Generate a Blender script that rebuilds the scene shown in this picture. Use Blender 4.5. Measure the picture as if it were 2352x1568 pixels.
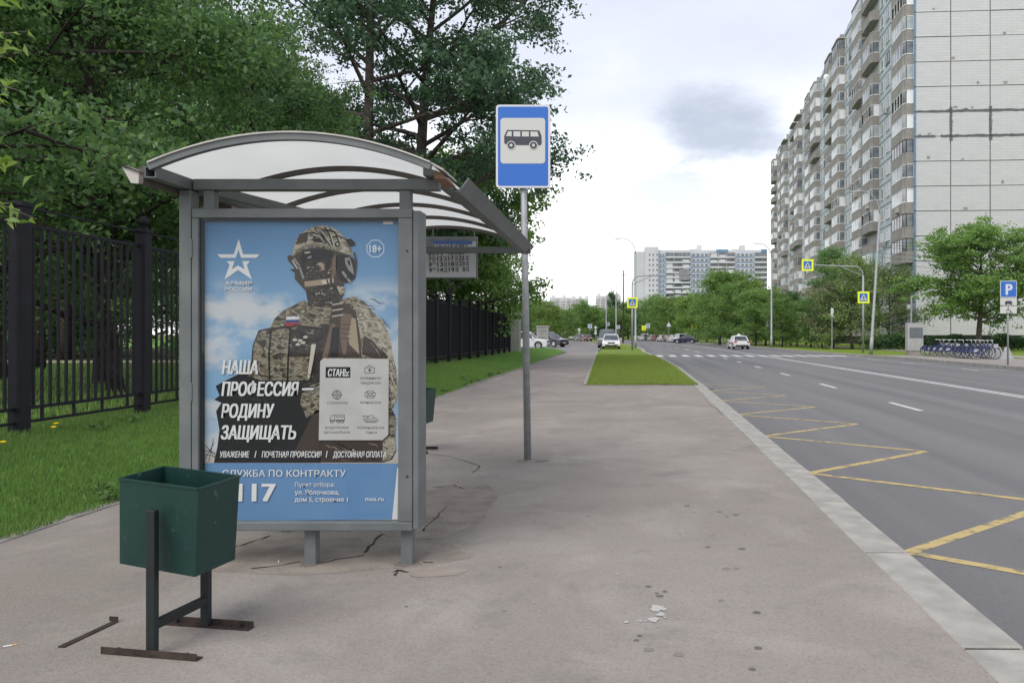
import bpy, bmesh, math, random
import numpy as np
from mathutils import Vector, Matrix, Euler

for o in list(bpy.data.objects):
    bpy.data.objects.remove(o, do_unlink=True)
SC = bpy.context.scene
COL = SC.collection
R = math.radians
random.seed(7)

# ------------------------------------------------------------------ camera
F = 1750.0                      # focal length in pixels of a 2352 px wide picture
CX, CY, CH = 1440.0, 768.0, 1.40  # vanishing point of the street, eye height
cam = bpy.data.cameras.new('camera')
cam.sensor_width = 36.0
cam.lens = F / 2352 * 36
cam.shift_x = -(CX - 1176) / 2352
cam.shift_y = (CY - 784) / 2352
cam.clip_start = 0.05
cam.clip_end = 6000
camo = bpy.data.objects.new('camera', cam)
COL.objects.link(camo)
camo.location = (0, 0, CH)
camo.rotation_euler = (R(90), 0, 0)
SC.camera = camo

# ------------------------------------------------------------------ sky
SUN_EL, SUN_AZ = 52, 205        # azimuth clockwise from the street direction (+Y)
W = bpy.data.worlds.new('World'); SC.world = W
W.use_nodes = True
nt = W.node_tree; N = nt.nodes; Lk = nt.links
for n in list(N): N.remove(n)
out = N.new('ShaderNodeOutputWorld'); bg = N.new('ShaderNodeBackground')
bg.inputs['Strength'].default_value = 0.10
Lk.new(bg.outputs[0], out.inputs[0])
sky = N.new('ShaderNodeTexSky'); sky.sky_type = 'NISHITA'; sky.sun_disc = False
sky.sun_elevation = R(SUN_EL); sky.sun_rotation = R(SUN_AZ); sky.dust_density = 2.0
tc = N.new('ShaderNodeTexCoord')
sep = N.new('ShaderNodeSeparateXYZ'); Lk.new(tc.outputs['Generated'], sep.inputs[0])
def wm(op, a, b=None, c=None, clamp=False):
    n = N.new('ShaderNodeMath'); n.operation = op; n.use_clamp = clamp
    for i, x in enumerate((a, b, c)):
        if x is None: continue
        if isinstance(x, (int, float)): n.inputs[i].default_value = x
        else: Lk.new(x, n.inputs[i])
    return n.outputs[0]
def wnoise(vec, scale, detail=5, rough=.55):
    n = N.new('ShaderNodeTexNoise'); n.inputs['Scale'].default_value = scale
    n.inputs['Detail'].default_value = detail; n.inputs['Roughness'].default_value = rough
    Lk.new(vec, n.inputs['Vector']); return n.outputs['Fac']
def wmix(f, a, b):
    n = N.new('ShaderNodeMix'); n.data_type = 'RGBA'
    if isinstance(f, (int, float)): n.inputs['Factor'].default_value = f
    else: Lk.new(f, n.inputs['Factor'])
    for k, x in ((6, a), (7, b)):
        if isinstance(x, tuple): n.inputs[k].default_value = x + (1,)
        else: Lk.new(x, n.inputs[k])
    return n.outputs[2]
def wsmooth(x, lo, hi):
    n = N.new('ShaderNodeMapRange'); n.interpolation_type = 'SMOOTHSTEP'
    n.inputs['From Min'].default_value = lo; n.inputs['From Max'].default_value = hi
    Lk.new(x, n.inputs['Value']); return n.outputs['Result']
# flat cloud deck: direction projected on a layer above the place
zz = wm('ADD', wm('MAXIMUM', sep.outputs[2], 0.0), 0.22)
comb = N.new('ShaderNodeCombineXYZ')
Lk.new(wm('DIVIDE', sep.outputs[0], zz), comb.inputs[0])
Lk.new(wm('DIVIDE', sep.outputs[1], zz), comb.inputs[1])
comb.inputs[2].default_value = 3.7
n1 = wnoise(comb.outputs[0], 0.9, 7, .55)
n2 = wnoise(comb.outputs[0], 2.6, 8, .6)
# two darker cumulus bases hanging over the far end of the street
def blob(ax, az, rx, rz):       # centre and size as slopes x/y and z/y
    sx = wm('DIVIDE', sep.outputs[0], wm('MAXIMUM', sep.outputs[1], 0.05))
    sz = wm('DIVIDE', sep.outputs[2], wm('MAXIMUM', sep.outputs[1], 0.05))
    a = wm('POWER', wm('DIVIDE', wm('SUBTRACT', sx, ax), rx), 2)
    b = wm('POWER', wm('DIVIDE', wm('SUBTRACT', sz, az), rz), 2)
    d = wm('ADD', wm('ADD', a, b), wm('MULTIPLY', wm('SUBTRACT', n2, .5), 3.2))
    return wsmooth(d, 1.15, -0.1)
b1 = blob(0.122, 0.268, 0.105, 0.062)
b2 = blob(0.090, 0.190, 0.105, 0.040)
hi = wsmooth(sep.outputs[2], 0.08, 0.38)
lo_ = wsmooth(sep.outputs[2], 0.05, 0.20)
deck = wmix(hi, (8.9, 8.9, 8.9), (4.8, 5.0, 5.75))
deck = wmix(wm('MULTIPLY', wsmooth(n1, 0.40, 0.62), wm('MULTIPLY', lo_, 0.7)), deck, (3.95, 4.15, 4.75))
deck = wmix(wm('MULTIPLY', wsmooth(n2, 0.50, 0.72), wm('MULTIPLY', lo_, 0.35)), deck, (3.6, 3.85, 4.5))
deck = wmix(wm('MULTIPLY', b1, 0.85), deck, (2.55, 2.9, 3.5))
deck = wmix(wm('MULTIPLY', b2, 0.6), deck, (3.0, 3.3, 3.85))
skyc = wmix(0.93, sky.outputs[0], deck)
Lk.new(skyc, bg.inputs['Color'])

sun = bpy.data.lights.new('sun', 'SUN'); sun.energy = 1.4; sun.angle = R(45); sun.color = (1, .96, .9)
suno = bpy.data.objects.new('sun', sun); COL.objects.link(suno)
_sd = Vector((math.sin(R(SUN_AZ)) * math.cos(R(SUN_EL)), math.cos(R(SUN_AZ)) * math.cos(R(SUN_EL)), math.sin(R(SUN_EL))))
suno.rotation_euler = (-_sd).to_track_quat('-Z', 'Y').to_euler()
suno.location = (0, -10, 60)
SC.view_settings.view_transform = 'Standard'
SC.view_settings.look = 'None'
SC.view_settings.exposure = 1.0
SC.view_settings.gamma = 1
SC.cycles.max_bounces = 10
SC.cycles.diffuse_bounces = 7
SC.cycles.transparent_max_bounces = 12

# ------------------------------------------------------------------ helpers
def gp(px, py, z=0.0):
    """ground point (height z) seen at a pixel of the 2352x1568 photograph"""
    Y = F * (CH - z) / (py - CY)
    return ((px - CX) / F * Y, Y)
def at(px, py, Y):
    return Vector(((px - CX) / F * Y, Y, CH - (py - CY) / F * Y))
def bend(y):                    # the street curves to the left far away
    return -0.00055 * max(0.0, y - 55.0) ** 2

class MB:
    def __init__(s): s.v = []; s.f = []; s.m = []
    def add(s, vs, fs, mi=0):
        b = len(s.v); s.v += [tuple(v) for v in vs]
        for f in fs: s.f.append(tuple(i + b for i in f)); s.m.append(mi)
        return s
    def box(s, x0, x1, y0, y1, z0, z1, mi=0, M=None):
        vs = [Vector(p) for p in ((x0,y0,z0),(x1,y0,z0),(x1,y1,z0),(x0,y1,z0),(x0,y0,z1),(x1,y0,z1),(x1,y1,z1),(x0,y1,z1))]
        if M is not None: vs = [M @ v for v in vs]
        return s.add(vs, [(3,2,1,0),(4,5,6,7),(0,1,5,4),(1,2,6,5),(2,3,7,6),(3,0,4,7)], mi)
    def cbox(s, c, d, mi=0, M=None):
        return s.box(c[0]-d[0]/2, c[0]+d[0]/2, c[1]-d[1]/2, c[1]+d[1]/2, c[2]-d[2]/2, c[2]+d[2]/2, mi, M)
    def tube(s, pts, rad, n=8, mi=0, caps=True):
        pts = [Vector(p) for p in pts]
        if not isinstance(rad, (list, tuple)): rad = [rad] * len(pts)
        vs = []; fs = []; up = None
        for i, p in enumerate(pts):
            t = (pts[min(i+1, len(pts)-1)] - pts[max(i-1, 0)]).normalized()
            if up is None: up = Vector((0,0,1)) if abs(t.z) < .9 else Vector((1,0,0))
            a = t.cross(up).normalized(); b = t.cross(a).normalized(); up = -b if False else up
            for k in range(n):
                w = 2*math.pi*k/n + math.pi/n
                vs.append(p + (a*math.cos(w) + b*math.sin(w)) * rad[i])
        for i in range(len(pts)-1):
            for k in range(n):
                k2 = (k+1) % n
                fs.append((i*n+k, i*n+k2, (i+1)*n+k2, (i+1)*n+k))
        if caps:
            fs.append(tuple(range(n-1, -1, -1))); fs.append(tuple((len(pts)-1)*n+k for k in range(n)))
        return s.add(vs, fs, mi)
    def beam(s, p0, p1, w, h, mi=0):
        """square tube between two points, w sideways, h vertical"""
        p0 = Vector(p0); p1 = Vector(p1); t = (p1-p0).normalized()
        up = Vector((0,0,1)) if abs(t.z) < .95 else Vector((0,1,0))
        a = t.cross(up).normalized()*w/2; b = a.cross(t).normalized()*h/2
        vs = [p0-a-b, p0+a-b, p0+a+b, p0-a+b, p1-a-b, p1+a-b, p1+a+b, p1-a+b]
        return s.add(vs, [(0,1,2,3),(7,6,5,4),(0,4,5,1),(1,5,6,2),(2,6,7,3),(3,7,4,0)], mi)
    def prism(s, poly, d0, d1, fn, mi=0):
        """polygon (u,v) extruded from d0 to d1; fn(u,v,d) -> point"""
        n = len(poly)
        vs = [fn(u, v, d0) for u, v in poly] + [fn(u, v, d1) for u, v in poly]
        fs = [tuple(range(n-1,-1,-1)), tuple(range(n, 2*n))] + [(i, (i+1)%n, n+(i+1)%n, n+i) for i in range(n)]
        return s.add(vs, fs, mi)
    def face(s, pts, mi=0):
        return s.add(pts, [tuple(range(len(pts)))], mi)
    def lathe(s, prof, c=(0,0,0), n=16, mi=0):
        vs = []; fs = []
        for r, z in prof:
            for k in range(n):
                w = 2*math.pi*k/n; vs.append((c[0]+r*math.cos(w), c[1]+r*math.sin(w), c[2]+z))
        for i in range(len(prof)-1):
            for k in range(n):
                k2=(k+1)%n; fs.append((i*n+k, i*n+k2, (i+1)*n+k2, (i+1)*n+k))
        return s.add(vs, fs, mi)
    def mesh(s, name, mats, smooth=False):
        me = bpy.data.meshes.new(name); me.from_pydata(s.v, [], s.f)
        for m in (mats if isinstance(mats, (list, tuple)) else [mats]): me.materials.append(m)
        if len(s.m): me.polygons.foreach_set('material_index', s.m)
        if smooth: me.polygons.foreach_set('use_smooth', [True]*len(me.polygons))
        me.update(); return me
    def build(s, name, mats, parent=None, smooth=False, bevel=0, seg=2):
        o = link(name, s.mesh(name, mats, smooth), parent)
        if bevel:
            b = o.modifiers.new('bevel', 'BEVEL'); b.width = bevel; b.segments = seg; b.limit_method = 'ANGLE'; b.angle_limit = R(35)
        return o

def link(name, data, parent=None):
    o = bpy.data.objects.new(name, data); COL.objects.link(o)
    if parent is not None: o.parent = parent
    return o
def tag(o, label, cat, group=None):
    o['label'] = label; o['category'] = cat
    if group: o['group'] = group
    return o
def thing(name, label, cat, loc=(0,0,0), rz=0.0, group=None):
    o = link(name, None); o.location = loc; o.rotation_euler = (0,0,rz)
    o.empty_display_size = .2
    return tag(o, label, cat, group)
def struct(o): o['kind'] = 'structure'; return o
def stuff(o): o['kind'] = 'stuff'; return o
KIDS = {}
def children(o):
    return [c for c in bpy.data.objects if c.parent == o]
def dup(root, loc, rz=None, label=None, group=None, scale=None, kids=None):
    def cp(o, par):
        c = o.copy(); COL.objects.link(c); c.parent = par
        for k in o.children: cp(k, c)
        return c
    r = cp(root, root.parent)
    r.location = loc
    if rz is not None: r.rotation_euler = (0,0,rz)
    if scale is not None: r.scale = scale if isinstance(scale, tuple) else (scale,)*3
    if label: r['label'] = label
    if group: r['group'] = group
    return r

# ------------------------------------------------------------------ materials
def newmat(name):
    m = bpy.data.materials.new(name); m.use_nodes = True
    return m, m.node_tree.nodes, m.node_tree.links, m.node_tree.nodes['Principled BSDF']
def pm(name, col, col2=None, scale=6.0, rough=.65, metal=0.0, bump=0.0, bscale=60.0, spec=.4, detail=5, contrast=(.35,.65), coords='Object'):
    m, N, L, B = newmat(name)
    B.inputs['Roughness'].default_value = rough; B.inputs['Metallic'].default_value = metal
    B.inputs['Specular IOR Level'].default_value = spec
    if col2 is None: col2 = tuple(c*.82 for c in col)
    t = N.new('ShaderNodeTexCoord'); src = t.outputs[coords]
    if coords == 'World':
        pass
    n = N.new('ShaderNodeTexNoise'); n.inputs['Scale'].default_value = scale; n.inputs['Detail'].default_value = detail
    L.new(src, n.inputs['Vector'])
    r = N.new('ShaderNodeValToRGB'); r.color_ramp.elements[0].position = contrast[0]; r.color_ramp.elements[1].position = contrast[1]
    r.color_ramp.elements[0].color = col2+(1,); r.color_ramp.elements[1].color = col+(1,)
    L.new(n.outputs['Fac'], r.inputs['Fac']); L.new(r.outputs[0], B.inputs['Base Color'])
    if bump:
        n2 = N.new('ShaderNodeTexNoise'); n2.inputs['Scale'].default_value = bscale; n2.inputs['Detail'].default_value = 4
        L.new(src, n2.inputs['Vector'])
        b = N.new('ShaderNodeBump'); b.inputs['Strength'].default_value = bump; b.inputs['Distance'].default_value = .02
        L.new(n2.outputs['Fac'], b.inputs['Height']); L.new(b.outputs[0], B.inputs['Normal'])
    return m
def flat(name, col, rough=.6, spec=.3, metal=0.0):
    m, N, L, B = newmat(name)
    B.inputs['Base Color'].default_value = col+(1,); B.inputs['Roughness'].default_value = rough
    B.inputs['Specular IOR Level'].default_value = spec; B.inputs['Metallic'].default_value = metal
    return m

class NB:                        # small node helper for the richer surfaces
    def __init__(s, name):
        s.m, s.N, s.L, s.B = newmat(name); s.t = s.N.new('ShaderNodeTexCoord')
    def noise(s, scale, detail=4, rough=.5, vec=None, dist=0.0):
        n = s.N.new('ShaderNodeTexNoise'); n.inputs['Scale'].default_value = scale; n.inputs['Detail'].default_value = detail
        n.inputs['Roughness'].default_value = rough; n.inputs['Distortion'].default_value = dist
        s.L.new(vec if vec is not None else s.t.outputs['Object'], n.inputs['Vector']); return n.outputs['Fac']
    def voro(s, scale, feature='F1', rnd=1.0, vec=None):
        n = s.N.new('ShaderNodeTexVoronoi'); n.feature = feature; n.inputs['Scale'].default_value = scale
        n.inputs['Randomness'].default_value = rnd
        s.L.new(vec if vec is not None else s.t.outputs['Object'], n.inputs['Vector']); return n
    def ss(s, x, lo, hi):
        n = s.N.new('ShaderNodeMapRange'); n.interpolation_type = 'SMOOTHSTEP'
        n.inputs['From Min'].default_value = lo; n.inputs['From Max'].default_value = hi
        s.L.new(x, n.inputs['Value']); return n.outputs['Result']
    def ma(s, op, a, b=None):
        n = s.N.new('ShaderNodeMath'); n.operation = op
        for i, x in enumerate((a, b)):
            if x is None: continue
            if isinstance(x, (int, float)): n.inputs[i].default_value = x
            else: s.L.new(x, n.inputs[i])
        return n.outputs[0]
    def mix(s, f, a, b):
        n = s.N.new('ShaderNodeMix'); n.data_type = 'RGBA'
        if isinstance(f, (int, float)): n.inputs['Factor'].default_value = f
        else: s.L.new(f, n.inputs['Factor'])
        for k, x in ((6, a), (7, b)):
            if isinstance(x, tuple): n.inputs[k].default_value = x+(1,)
            else: s.L.new(x, n.inputs[k])
        return n.outputs[2]
    def xyz(s):
        n = s.N.new('ShaderNodeSeparateXYZ'); s.L.new(s.t.outputs['Object'], n.inputs[0]); return n.outputs
    def bump(s, h, strength, dist=.01):
        b = s.N.new('ShaderNodeBump'); b.inputs['Strength'].default_value = strength; b.inputs['Distance'].default_value = dist
        s.L.new(h, b.inputs['Height']); s.L.new(b.outputs[0], s.B.inputs['Normal'])
    def done(s, col, rough=.8, spec=.3):
        if isinstance(col, tuple): s.B.inputs['Base Color'].default_value = col+(1,)
        else: s.L.new(col, s.B.inputs['Base Color'])
        if isinstance(rough, (int, float)): s.B.inputs['Roughness'].default_value = rough
        else: s.L.new(rough, s.B.inputs['Roughness'])
        s.B.inputs['Specular IOR Level'].default_value = spec
        return s.m

def mat_pavement():
    b = NB('worn_pavement_asphalt')
    big = b.noise(.35, 5, .55); mid = b.noise(2.2, 6, .65); fine = b.noise(60, 3, .75); pale = b.noise(.8, 5, .65, dist=.6)
    c = b.mix(b.ss(big, .3, .7), (.215, .190, .168), (.268, .240, .214))
    c = b.mix(b.ma('MULTIPLY', b.ss(pale, .46, .68), .75), c, (.315, .285, .257))
    c = b.mix(b.ma('MULTIPLY', b.ss(mid, .52, .70), .5), c, (.17, .157, .147))
    pink = b.noise(1.7, 3, .5, dist=.3)
    c = b.mix(b.ma('MULTIPLY', b.ss(pink, .55, .7), .3), c, (.245, .195, .182))
    ag = b.voro(85); agc = b.N.new('ShaderNodeSeparateColor'); b.L.new(ag.outputs['Color'], agc.inputs[0])
    c = b.mix(b.ma('MULTIPLY', b.ss(agc.outputs[0], .55, .95), .17), c, (.33, .31, .295))
    c = b.mix(b.ma('MULTIPLY', b.ss(agc.outputs[1], .6, .95), .2), c, (.095, .09, .086))
    c = b.mix(b.ma('MULTIPLY', b.ss(fine, .4, .75), .2), c, (.12, .113, .106))
    stain = b.noise(.55, 3, .6, dist=1.2)
    c = b.mix(b.ma('MULTIPLY', b.ss(stain, .55, .75), .35), c, (.135, .127, .122))
    dd = b.voro(2.3); dc = b.N.new('ShaderNodeSeparateColor'); b.L.new(dd.outputs['Color'], dc.inputs[0])
    chip = b.ma('MULTIPLY', b.ss(dd.outputs['Distance'], .02, .012), b.ss(dc.outputs[0], .6, .62))
    c = b.mix(b.ma('MULTIPLY', chip, .7), c, (.40, .39, .37))
    d2 = b.voro(3.1); d2c = b.N.new('ShaderNodeSeparateColor'); b.L.new(d2.outputs['Color'], d2c.inputs[0])
    chip2 = b.ma('MULTIPLY', b.ss(d2.outputs['Distance'], .03, .015), b.ss(d2c.outputs[1], .7, .72))
    c = b.mix(b.ma('MULTIPLY', chip2, .6), c, (.07, .066, .064))
    b.bump(b.ma('ADD', b.ma('ADD', fine, b.ma('MULTIPLY', mid, .8)), b.ma('MULTIPLY', b.noise(160, 2), .6)), .5, .009)
    return b.done(c, b.mix(mid, (.75,)*3, (.95,)*3), .3)
def mat_road():
    b = NB('road_asphalt')
    x = b.xyz()
    # wheel tracks run along the street
    mp = b.N.new('ShaderNodeMapping'); mp.inputs['Scale'].default_value = (1.1, .035, 1); b.L.new(b.t.outputs['Object'], mp.inputs['Vector'])
    tr = b.noise(1.0, 3, .5, vec=mp.outputs[0]); big = b.noise(.25, 4, .55); fine = b.noise(70, 3, .7); ag = b.voro(110).outputs['Distance']
    c = b.mix(b.ss(tr, .35, .68), (.122, .121, .125), (.166, .163, .163))
    c = b.mix(b.ma('MULTIPLY', b.ss(big, .5, .75), .4), c, (.145, .14, .138))
    c = b.mix(b.ma('MULTIPLY', b.ss(fine, .4, .8), .55), c, (.06, .06, .066))
    c = b.mix(b.ma('MULTIPLY', b.ss(ag, .45, .1), .35), c, (.175, .173, .175))
    b.bump(fine, .4, .008)
    return b.done(c, .82, .35)
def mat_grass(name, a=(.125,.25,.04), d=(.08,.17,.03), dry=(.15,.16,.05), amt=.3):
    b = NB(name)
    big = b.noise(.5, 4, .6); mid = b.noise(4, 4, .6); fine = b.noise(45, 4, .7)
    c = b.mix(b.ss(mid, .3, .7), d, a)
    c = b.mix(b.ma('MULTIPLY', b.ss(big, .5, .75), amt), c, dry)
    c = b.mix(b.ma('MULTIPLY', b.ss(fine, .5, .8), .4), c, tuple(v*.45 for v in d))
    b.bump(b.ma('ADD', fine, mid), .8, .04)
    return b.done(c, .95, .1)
def mat_leaf(name, cols, trans=.35, rough=.5):
    m, N, L, B = newmat(name)
    g = N.new('ShaderNodeNewGeometry'); oi = N.new('ShaderNodeObjectInfo')
    r = N.new('ShaderNodeValToRGB'); cr = r.color_ramp
    cr.elements[0].position = 0; cr.elements[0].color = cols[0]+(1,)
    cr.elements[1].position = 1; cr.elements[1].color = cols[-1]+(1,)
    for i, c in enumerate(cols[1:-1]):
        e = cr.elements.new((i+1)/(len(cols)-1)); e.color = c+(1,)
    L.new(g.outputs['Random Per Island'], r.inputs['Fac'])
    h = N.new('ShaderNodeHueSaturation')
    mr = N.new('ShaderNodeMapRange'); mr.inputs['To Min'].default_value = .8; mr.inputs['To Max'].default_value = 1.25
    L.new(oi.outputs['Random'], mr.inputs['Value']); L.new(mr.outputs[0], h.inputs['Value'])
    L.new(r.outputs[0], h.inputs['Color'])
    L.new(h.outputs[0], B.inputs['Base Color']); B.inputs['Roughness'].default_value = rough; B.inputs['Specular IOR Level'].default_value = .6
    t = N.new('ShaderNodeBsdfTranslucent'); L.new(h.outputs[0], t.inputs['Color'])
    mx = N.new('ShaderNodeMixShader'); mx.inputs[0].default_value = trans
    L.new(B.outputs[0], mx.inputs[1]); L.new(t.outputs[0], mx.inputs[2])
    L.new(mx.outputs[0], N['Material Output'].inputs['Surface'])
    return m
def mat_glass(name, tint=(.5,.55,.57), dark=(.03,.035,.04)):
    """window glass seen from outside: dark room behind, reflects the sky"""
    b = NB(name)
    n = b.noise(.35, 2); c = b.mix(b.ss(n, .35, .65), dark, tint)
    return b.done(c, .08, .6)
def mat_clear(name):
    m, N, L, B = newmat(name)
    t = N.new('ShaderNodeBsdfTransparent'); g = N.new('ShaderNodeBsdfGlossy'); g.inputs['Roughness'].default_value = .03
    t.inputs['Color'].default_value = (.96,.97,.97,1)
    mx = N.new('ShaderNodeMixShader'); mx.inputs[0].default_value = .022; L.new(t.outputs[0], mx.inputs[1]); L.new(g.outputs[0], mx.inputs[2])
    L.new(mx.outputs[0], N['Material Output'].inputs['Surface']); return m
M = {}
M['pave'] = mat_pavement(); M['road'] = mat_road()
M['grass'] = mat_grass('lawn_grass'); M['median_grass'] = mat_grass('median_grass', (.165,.235,.035), (.12,.18,.026), (.23,.23,.075), .5)
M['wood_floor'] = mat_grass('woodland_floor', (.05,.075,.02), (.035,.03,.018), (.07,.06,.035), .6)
M['ground'] = mat_grass('far_ground', (.09,.13,.03), (.06,.09,.025), (.14,.14,.06), .5)
M['kerb'] = pm('kerb_concrete', (.36,.345,.315), (.25,.24,.22), 4, .85, bump=.35, bscale=90, spec=.2)
M['edging'] = pm('edging_concrete', (.27,.255,.23), (.17,.16,.15), 5, .9, bump=.3, bscale=50, spec=.2)
M['beige_pave'] = pm('beige_pavement', (.27,.245,.22), (.21,.19,.175), .7, .9, bump=.2, bscale=60, spec=.2)
M['white_paint'] = pm('white_road_paint', (.56,.56,.55), (.26,.26,.26), 11, .7, spec=.2, contrast=(.25,.5))
M['yellow_paint'] = pm('yellow_road_paint', (.42,.325,.145), (.155,.14,.115), 10, .8, spec=.2, contrast=(.33,.5))
M['crack'] = flat('crack_dirt', (.05,.043,.038), .95, .1)
M['concrete_patch'] = pm('broken_concrete', (.265,.232,.20), (.195,.17,.148), 5, .95, bump=.5, bscale=40, spec=.15)
M['grey_metal'] = pm('grey_painted_steel', (.135,.147,.150), (.105,.115,.119), 5, .5, metal=.0, bump=.05, bscale=120, spec=.4)
M['dark_metal'] = pm('dark_brown_rib_steel', (.10,.085,.075), (.07,.06,.055), 8, .6)
M['galv'] = pm('galvanised_pole', (.34,.35,.36), (.26,.27,.275), 14, .55, metal=.35, bump=.1, bscale=80)
M['rust'] = pm('rusty_steel', (.060,.043,.036), (.03,.025,.022), 14, .9, bump=.4, bscale=90, spec=.2)
M['rust_brown'] = pm('brown_rusty_board', (.26,.15,.105), (.20,.11,.08), 5, .85)
M['tin'] = pm('pale_gutter_tin', (.50,.47,.44), (.38,.35,.33), 4, .6)
M['fence'] = pm('fence_black_paint', (.013,.013,.019), (.009,.009,.013), 6, .6, spec=.2, bump=.1)
def mat_bin():
    b = NB('dark_green_bin_paint')
    n = b.noise(3, 5, .6); s = b.noise(26, 4, .65)
    c = b.mix(b.ss(n, .3, .7), (.004,.027,.025), (.007,.038,.031))
    c = b.mix(b.ma('MULTIPLY', b.ss(s, .62, .72), .5), c, (.09,.14,.13))
    c = b.mix(b.ma('MULTIPLY', b.ss(b.noise(9, 4, .6), .68, .76), .6), c, (.015,.10,.04))
    b.bump(s, .12, .01)
    return b.done(c, b.mix(n, (.38,)*3, (.6,)*3), .45)
M['bin'] = mat_bin()
M['bin_dark'] = pm('dark_bin_leg_paint', (.009,.018,.020), (.013,.012,.012), 7, .55)
M['bark'] = pm('tree_bark', (.075,.062,.055), (.035,.03,.027), 7, .95, bump=.8, bscale=22, spec=.1)
M['bark_grey'] = pm('grey_tree_bark', (.12,.10,.09), (.06,.05,.046), 7, .95, bump=.8, bscale=22, spec=.1)
def mat_roof():
    m, N, L, B = newmat('milky_polycarbonate')
    B.inputs['Base Color'].default_value = (.6,.6,.58,1); B.inputs['Roughness'].default_value = .35
    t = N.new('ShaderNodeBsdfTranslucent')
    n = N.new('ShaderNodeTexNoise'); n.inputs['Scale'].default_value = 2.5; n.inputs['Detail'].default_value = 5
    tc = N.new('ShaderNodeTexCoord'); L.new(tc.outputs['Object'], n.inputs['Vector'])
    r = N.new('ShaderNodeValToRGB'); r.color_ramp.elements[0].color = (.44,.445,.43,1); r.color_ramp.elements[1].color = (.56,.56,.54,1)
    L.new(n.outputs['Fac'], r.inputs['Fac']); L.new(r.outputs[0], t.inputs['Color'])
    mx = N.new('ShaderNodeMixShader'); mx.inputs[0].default_value = .8
    L.new(B.outputs[0], mx.inputs[1]); L.new(t.outputs[0], mx.inputs[2]); L.new(mx.outputs[0], N['Material Output'].inputs['Surface']); return m
M['roof'] = mat_roof()
M['clear'] = mat_clear('clear_glass')
M['sign_blue'] = flat('sign_blue', (.014,.115,.45), .35, .5); M['sign_white'] = flat('sign_white', (.50,.50,.475), .4, .4)
M['sign_edge'] = flat('sign_white_edge', (.56,.57,.60), .4, .4); M['sign_black'] = flat('sign_dark', (.052,.056,.075), .5, .3)
M['sign_yellow'] = flat('sign_fluorescent_yellow', (.72,.80,.02), .45, .4); M['sign_back'] = flat('sign_grey_back', (.35,.36,.37), .5, .4)
M['black'] = flat('black_plastic', (.02,.02,.022), .5, .4)
M['wire'] = flat('wire_black', (.03,.03,.03), .6, .2)
# ------------------------------------------------------------------ ground, road, pavements
def sheet(name, xa, xb, ys, z, mat, nx=1, zf=None, parent=None):
    """strip of ground between x = xa(y) and xb(y)"""
    b = MB(); rows = []
    for y in ys:
        a = xa(y) if callable(xa) else xa; c = xb(y) if callable(xb) else xb
        rows.append([(a+(c-a)*i/nx, y, (zf(a+(c-a)*i/nx, y) if zf else z)) for i in range(nx+1)])
    vs = [p for r in rows for p in r]; fs = []
    for j in range(len(ys)-1):
        for i in range(nx):
            k = j*(nx+1)+i; fs.append((k, k+1, k+nx+2, k+nx+1))
    b.add(vs, fs)
    return b.build(name, mat, parent, smooth=zf is not None)
def seq(a, b, step):
    n = max(1, int(round((b-a)/step))); return [a+(b-a)*i/n for i in range(n+1)]
ROADZ = -0.15
_kx = [(-8,1.42),(3.5,1.5),(21,1.85),(32,1.98),(40,1.92),(47.5,1.76),(56,1.42),(62,1.2),(70,1.35)]
def KX(y):                        # inner edge of the near kerb
    if y >= 70: return 1.35+bend(y)-bend(70)
    for (a, xa), (b, xb) in zip(_kx, _kx[1:]):
        if y <= b: return xa+(xb-xa)*(y-a)/(b-a)
    return 1.35
g = MB(); g.face([(-2500,-60,-.24),(2500,-60,-.24),(2500,4500,-.24),(-2500,4500,-.24)])
struct(g.build('ground', M['ground']))
RX0 = lambda y: KX(y) + .12
RX1 = lambda y: (17.05 if y < 47 else 17.05-1.4*min(1,(y-47)/11)) + bend(y)
road = struct(sheet('road', RX0, RX1, seq(-8, 420, 6), ROADZ, M['road'], 4))
# near pavement with the bus stop, then the narrow footpath along the fence
pv = MB()
PL = lambda y: -4.2 - .012*max(0, y-18)
PR = lambda y: -1.2 - .03*(y-20.9)
pv.face([(-4.2,-6,0),(KX(-6),-6,0),(KX(3.5),3.5,0),(KX(20.9),20.9,0),(-1.2,20.9,0),(-4.23,20.9,0)])
pv.face([(-4.23,20.9,0),(-1.2,20.9,0),(PR(61),61,0),(PL(61),61,0)])
pave = struct(pv.build('pavement', M['pave']))
struct(sheet('service_yard', lambda y: -16+bend(y)*.9, lambda y: -2.4+bend(y)*.9 if y > 63 else PR(61), seq(61.0, 190, 6), -.006, pm('yard_asphalt', (.19,.18,.175), (.145,.138,.135), .5, .9, bump=.2), 2))
# lawn rising to the fence, woodland behind it
FX = lambda y: -6.5 - .016*max(0, y-9)
def lawnz(x, y):
    t = min(1, max(0, (-4.28-x)/1.9)); return .01+.34*(t*t*(3-2*t)) + .012*math.sin(x*3.1+y*1.3)*t
lawn = struct(sheet('lawn', lambda y: -4.3-.012*max(0,y-18), lambda y: FX(y)-.6, seq(-6, 60, 1.0), 0, M['grass'], 10, lawnz))
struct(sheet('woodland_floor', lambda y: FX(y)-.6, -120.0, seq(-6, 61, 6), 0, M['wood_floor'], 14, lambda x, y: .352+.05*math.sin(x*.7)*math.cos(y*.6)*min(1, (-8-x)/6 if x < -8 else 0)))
struct(sheet('sunlit_strip', -8.6, -60.0, [26.5, 29.2], .41, pm('sunlit_ground_tone', (.42,.38,.28), (.34,.31,.22), 1, .9)))  # pale strip: sunlight on the ground between the trees is put into its colour
struct(sheet('far_park_lawn', -16.2, -150.0, seq(61, 330, 30), .02, M['grass'], 4))
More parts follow.
